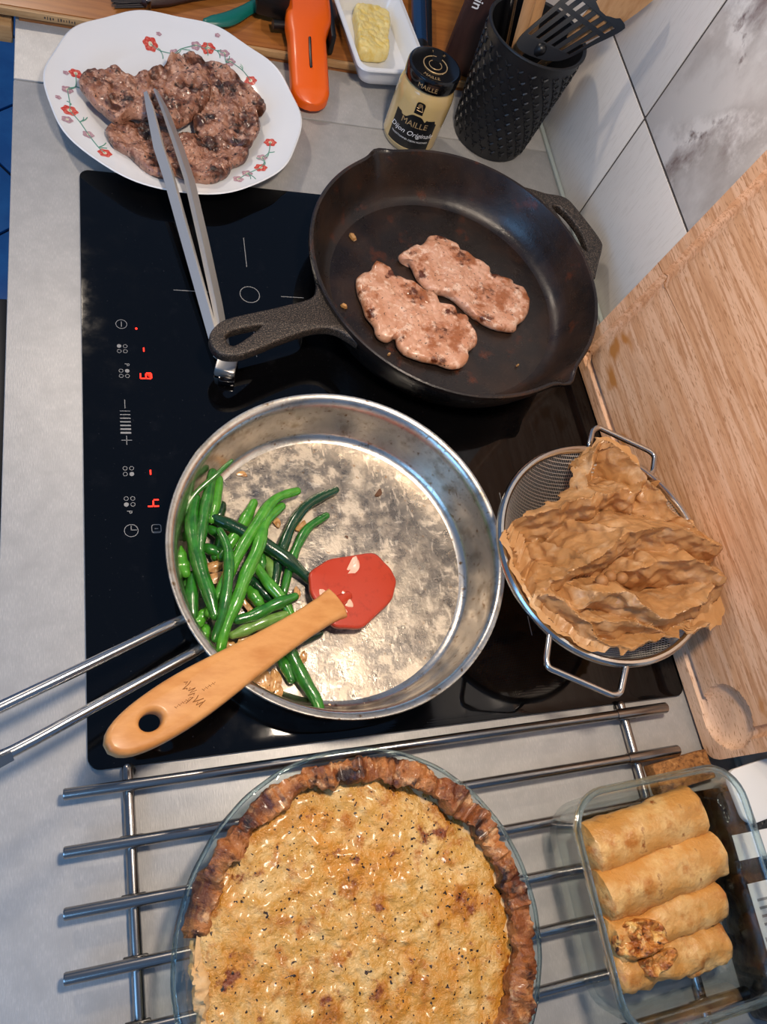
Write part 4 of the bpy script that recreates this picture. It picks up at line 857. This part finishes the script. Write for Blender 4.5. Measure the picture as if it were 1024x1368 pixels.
# ------------------------------------------------------------------ rod trivet
tv = thing('rod_trivet', 'long stainless steel trivet of parallel rods beside the hob', 'trivet', (24, -11, 0))
for i in range(7):
    y = -1.25 - i * 3.87; yl = y - .25; yr = y + .2
    r = build('rod', MB().tube([(-1.6, yl, 1.55), (-1.5, yl, 1.55), (46, y + .15, 1.55)], [.36, .42, .42], 12), mt['rodsteel'], tv)
    build('sleeve', MB().tube([(45, y + .14, 1.55), (50.4, yr, 1.55), (50.5, yr, 1.55)], [.5, .5, .44], 12), mt['rodsteel'], r)
for x in (2.9, 46.4):
    b = build('cross_bar', MB().tube([(x - .1, -.2, .68), (x + .35, -26.5, .68)], .42, 12, True), mt['rodsteel'], tv)
    for i in range(7):
        build('clamp', MB().box((x + .05, -1.3 - i * 3.87, .95), (1.7, .62, .55), None, .1), mt['black'], b)
    build('foot', MB().lathe([(.01, 0), (.5, 0), (.5, .35), (.01, .35)], (x, -.35, 0), 14), mt['black'], b)

# ------------------------------------------------------------------ quiche in glass dish
QC = (18.1, -14.4); ZB = 1.98
qd = tag(build('pie_dish', MB().lathe([(.01, .02), (10.4, .02), (10.9, .25), (12.3, 3.2), (12.75, 3.5), (13.05, 3.55), (13.1, 3.75), (12.7, 3.85), (12.2, 3.6), (10.6, .5), (10.2, .32), (.01, .3)], (*QC, ZB), 128,
          lambda r, z, a, i: (r + ((.03 * math.cos(26 * a)) if i in (3, 4, 5, 6, 7) else 0), z)), mt['glass'], org=(*QC, ZB)), 'round clear glass pie dish with fluted rim under the quiche', 'dish')
build('rim_bead', MB().ring([(QC[0] + (12.98 + .02 * math.cos(26 * a)) * math.cos(a), QC[1] + (12.98 + .02 * math.cos(26 * a)) * math.sin(a), ZB + 3.72) for a in [2 * math.pi * i / 160 for i in range(160)]], .17, 8), mt['glassrim'], qd)
qu = thing('quiche', 'golden baked quiche with browned crust on the steel rods', 'quiche', (QC[0], QC[1], ZB + .35))
g = []
for i in range(61):
    r = 11.3 * i / 60; row = []
    for j in range(181):
        a = 2 * math.pi * j / 180; x, y = QC[0] + r * math.cos(a), QC[1] + r * math.sin(a)
        row.append((x, y, ZB + 3.0 + .16 * nz((x, y), .35, 2) + .2 * nz((x, y), .9, 3) + .12 * nz((x, y), 2.2, 4) + .07 * (1 - abs(nz((x, y), 1.6, 6)) * 2) - (.25 * max(0, (r - 10.2)) if r > 10.2 else 0)))
    g.append(row)
build('custard', MB().surf(g), mt['custard'], qu, ang=80)
def crust(a0, a1, hgt, base, top_w, seed, n):
    g = []
    for i in range(n + 1):
        a = math.radians(a0 + (a1 - a0) * i / n); q = (math.cos(a) * 3, math.sin(a) * 3)
        fade = min(1, 8 * min(i, n - i) / n)
        hh = hgt * (1 + .2 * nz(q, 1.2, seed) + .09 * nz(q, 4, seed + 1) + .06 * nz(q, 11, seed + 1)) * (.6 + .4 * fade); ro = base + top_w + .45 * nz(q, 1.6, seed + 2) + .08 * nz(q, 5, seed + 3); ri = base + .5 * nz(q, 1.8, seed + 4) + .08 * nz(q, 5, seed + 8)
        m = (ro + ri) / 2
        sec = [(ri + .35, .6), (ri + .1, hh - .55), (ri, hh - .2), (ri + .15, hh), (m - .15, hh + .12 * nz(q, 7, seed + 5)), (m + .2, hh - .08 + .15 * nz(q, 6, seed + 6)), (ro - .15, hh - .1), (ro, hh - .4), (ro - .05, hh - .8), (ro - .35, hh - 1.1), (11.4, .7)]
        row = [];
        for k_, (r, z) in enumerate(sec):
            x, y = r * math.cos(a), r * math.sin(a); d = (.3 * nz((x, y, z * 1.5), .9, seed + 7) + .26 * nz((x, y, z * 1.5), 2.0, seed + 9) + .1 * nz((x, y, z), 5, seed + 11)) if 0 < k_ < 10 else 0
            row.append((QC[0] + x + d * math.cos(a), QC[1] + y + d * math.sin(a), ZB + z + d))
        g.append(row)
    return MB().surf(g)
build('crust', crust(-60, 168, 4.15, 10.75, 1.75, 3, 320), mt['crust'], qu, ang=50)
build('crust', crust(165, 302, 3.35, 10.9, .9, 13, 200), mt['crust_pale'], qu, ang=50, label='lower pale edge of the crust')
build('crust_base', MB().lathe([(.01, .32), (10.0, .34), (10.5, .55), (11.5, 2.6), (11.6, 2.9), (11.2, 2.8), (.01, 2.6)], (*QC, ZB), 96), mt['crust_pale'], qu)

# ------------------------------------------------------------------ glass container with rolls
GX, GY, GR = 42.75, -15.2, .03
gd = thing('glass_container', 'rectangular clear glass food container holding four pastry rolls', 'container', (GX, GY, ZB))
def loop(wx, wy, r, z): P = rrect(GX, GY, wx, wy, r, 8, GR); return [(p[0], p[1], ZB + z) for p in P + P[:1]]
sec = [(13.4, 14.0, 2.2, .0), (14.3, 14.9, 2.6, .12), (14.9, 15.5, 2.8, .7), (15.8, 16.4, 3.0, 5.6), (16.3, 16.9, 3.1, 5.9), (16.3, 16.9, 3.1, 6.2), (15.9, 16.5, 3.0, 6.3), (15.3, 15.9, 2.8, 6.1), (15.0, 15.6, 2.7, 5.6), (14.1, 14.7, 2.5, .95), (13.4, 14.0, 2.2, .55), (12.6, 13.2, 1.9, .45)]
mb = MB().surf([loop(*s) for s in sec]); mb.add(loop(13.4, 14.0, 2.2, 0)[:-1], [tuple(range(36))]); mb.add(loop(12.6, 13.2, 1.9, .45)[:-1], [tuple(range(36))])
build('walls', mb, mt['glass'], gd)
build('rim', MB().ring(loop(15.85, 16.45, 2.95, 6.15)[:-1], .3, 10, .9), mt['glassrim'], gd)
def roll(A_, B_, r, seed, dent=0., flat_=.85, amp=1.):
    A_, B_ = Vector(A_), Vector(B_); n = 34; d = (B_ - A_).normalized(); s = Vector((-d.y, d.x, 0)); g = []
    for i in range(n + 1):
        u = i / n; c = A_.lerp(B_, u); e = min(u, 1 - u) * (B_ - A_).length; rr = r * min(1, math.sqrt(max(0.004, 1 - max(0, 1 - e / .45) ** 2)))
        row = []
        for j in range(29):
            a = 2 * math.pi * j / 28
            k_ = 1 + amp * .13 * nz((u * 4, math.cos(a), math.sin(a)), 1.4, seed) + amp * .08 * nz((u * 9, math.cos(a) * 2, math.sin(a) * 2), 1.5, seed + 2)
            seam = .05 * ((a / (2 * math.pi) + .35 + u * .25) % 1.0)
            if dent and .18 < u < .42 and math.sin(a) > .1: k_ -= dent * math.sin((u - .18) / .24 * math.pi)
            row.append(tuple(c + s * math.cos(a) * rr * (k_ + seam) + Vector((0, 0, math.sin(a) * rr * flat_ * (k_ + seam)))))
        g.append(row)
    return MB().surf(g)
RL = [((37.2, -11.4, 4.15), (48.6, -9.9, 4.15), 1.95, 0, 'plain golden pastry roll nearest the hob in the glass container'), ((37.2, -14.8, 4.2), (49.4, -13.4, 4.2), 1.95, 0, 'longest pastry roll, second from the hob in the glass container'),
      ((37.4, -18.0, 3.9), (48.6, -16.7, 3.9), 1.65, .28, 'pastry roll burst open at its left end, third from the hob'), ((37.4, -20.2, 3.5), (48.2, -19.8, 3.6), 1.45, .1, 'lumpy split pastry roll furthest from the hob in the glass container')]
for i, (a, b, r, dn, lb) in enumerate(RL):
    t = thing('pastry_roll', lb, 'pastry roll', ((a[0] + b[0]) / 2, (a[1] + b[1]) / 2, ZB + .5), 'pastry rolls in the glass container')
    build('pastry', roll(a, b, r, 50 + i * 5, dn, .85, (1, 1.1, 1.4, 2.2)[i]), mt['pastry'], t, ang=70)
    if i == 2: build('filling', slab([(37.6, -17.4), (39, -16.7), (41.2, -17.0), (42, -17.9), (41, -19), (38.6, -19.3), (37.5, -18.6)], 4.3, 1.25, 71, amp=.45), mt['filling'], t)
    if i == 3:
        build('filling', slab([(39.2, -19.5), (41, -19.2), (42.6, -19.2), (42.8, -19.8), (41, -20.6), (39.8, -20.7)], 4.1, 1.0, 73, amp=.45), mt['filling'], t)
        build('flap', roll((44.0, -21.2, 3.2), (46.8, -20.6, 3.5), .8, 81), mt['pastry'], t, ang=70)
# ------------------------------------------------------------------ things at the wall end
tg2 = thing('food_package', 'black film-wrapped food package with white barcode label beside the glass container', 'package', (55, -16, 0))
g = []
for dz_, k_ in ((0, .94), (.6, 1.), (3.2, 1.), (4.0, .96), (4.3, .85), (4.25, .5), (4.2, .02)):
    P = rrect(0, 0, 6.3 * k_, 18 * k_, .8 * k_, 5, .0); g.append([(54.1 + p[0], -17.6 + p[1], dz_ + (.15 * nz(p, .8, 3) if dz_ > 3 else 0)) for p in P + P[:1]])
P = rrect(0, 0, 6.3 * .94, 18 * .94, .75, 5); mb = MB().surf(g); mb.add([(54.1 + p[0], -17.6 + p[1], 0) for p in P], [tuple(range(len(P)))])
build('wrapping', mb, mt['film'], tg2)
def lab(name, y0, y1, x0, x1, m, z, par): 
    return build(name, MB().box(((x0 + x1) / 2, (y0 + y1) / 2, z), (x1 - x0, y1 - y0, .05)), m, par, smooth=False)
l1 = lab('label', -22.6, -16.2, 51.3, 56.6, mt['white'], 4.46, tg2); l2 = lab('label', -14.4, -12.4, 51.2, 56.6, mt['white'], 4.46, tg2)
rs = random.Random(4)
x = 51.5
while x < 56.3:
    w_ = rs.choice((.05, .08, .13)); lab('barcode_bar', -22.4, -20.2, x, x + w_, mt['barcode'], 4.49, l1); x += w_ + rs.choice((.06, .1, .14))
for k_ in range(4): lab('print_line', -19.4 + k_ * .6, -19.2 + k_ * .6, 51.8, 53.0 + .6 * (k_ % 2), mt['print'], 4.49, l1)
tag(build('plastic_board', MB().curve([rrect(55.0, -9.3, 5.4, 4.4, 1.0, 6, .12)], 4.85, .22, .08), mt['white'], org=(55, -9.3, 4.5)), 'thin white plastic board lying beyond the lower corner of the beech board', 'board')
tag(build('cork_slab', MB().box((50.6, -6.75, .75), (6.2, 2.6, 1.5), Matrix.Rotation(.1, 3, 'Z'), .15), mt['cork'], org=(50.6, -7.4, 0)), 'brown cork slab on the worktop between trivet and beech board', 'cork slab')
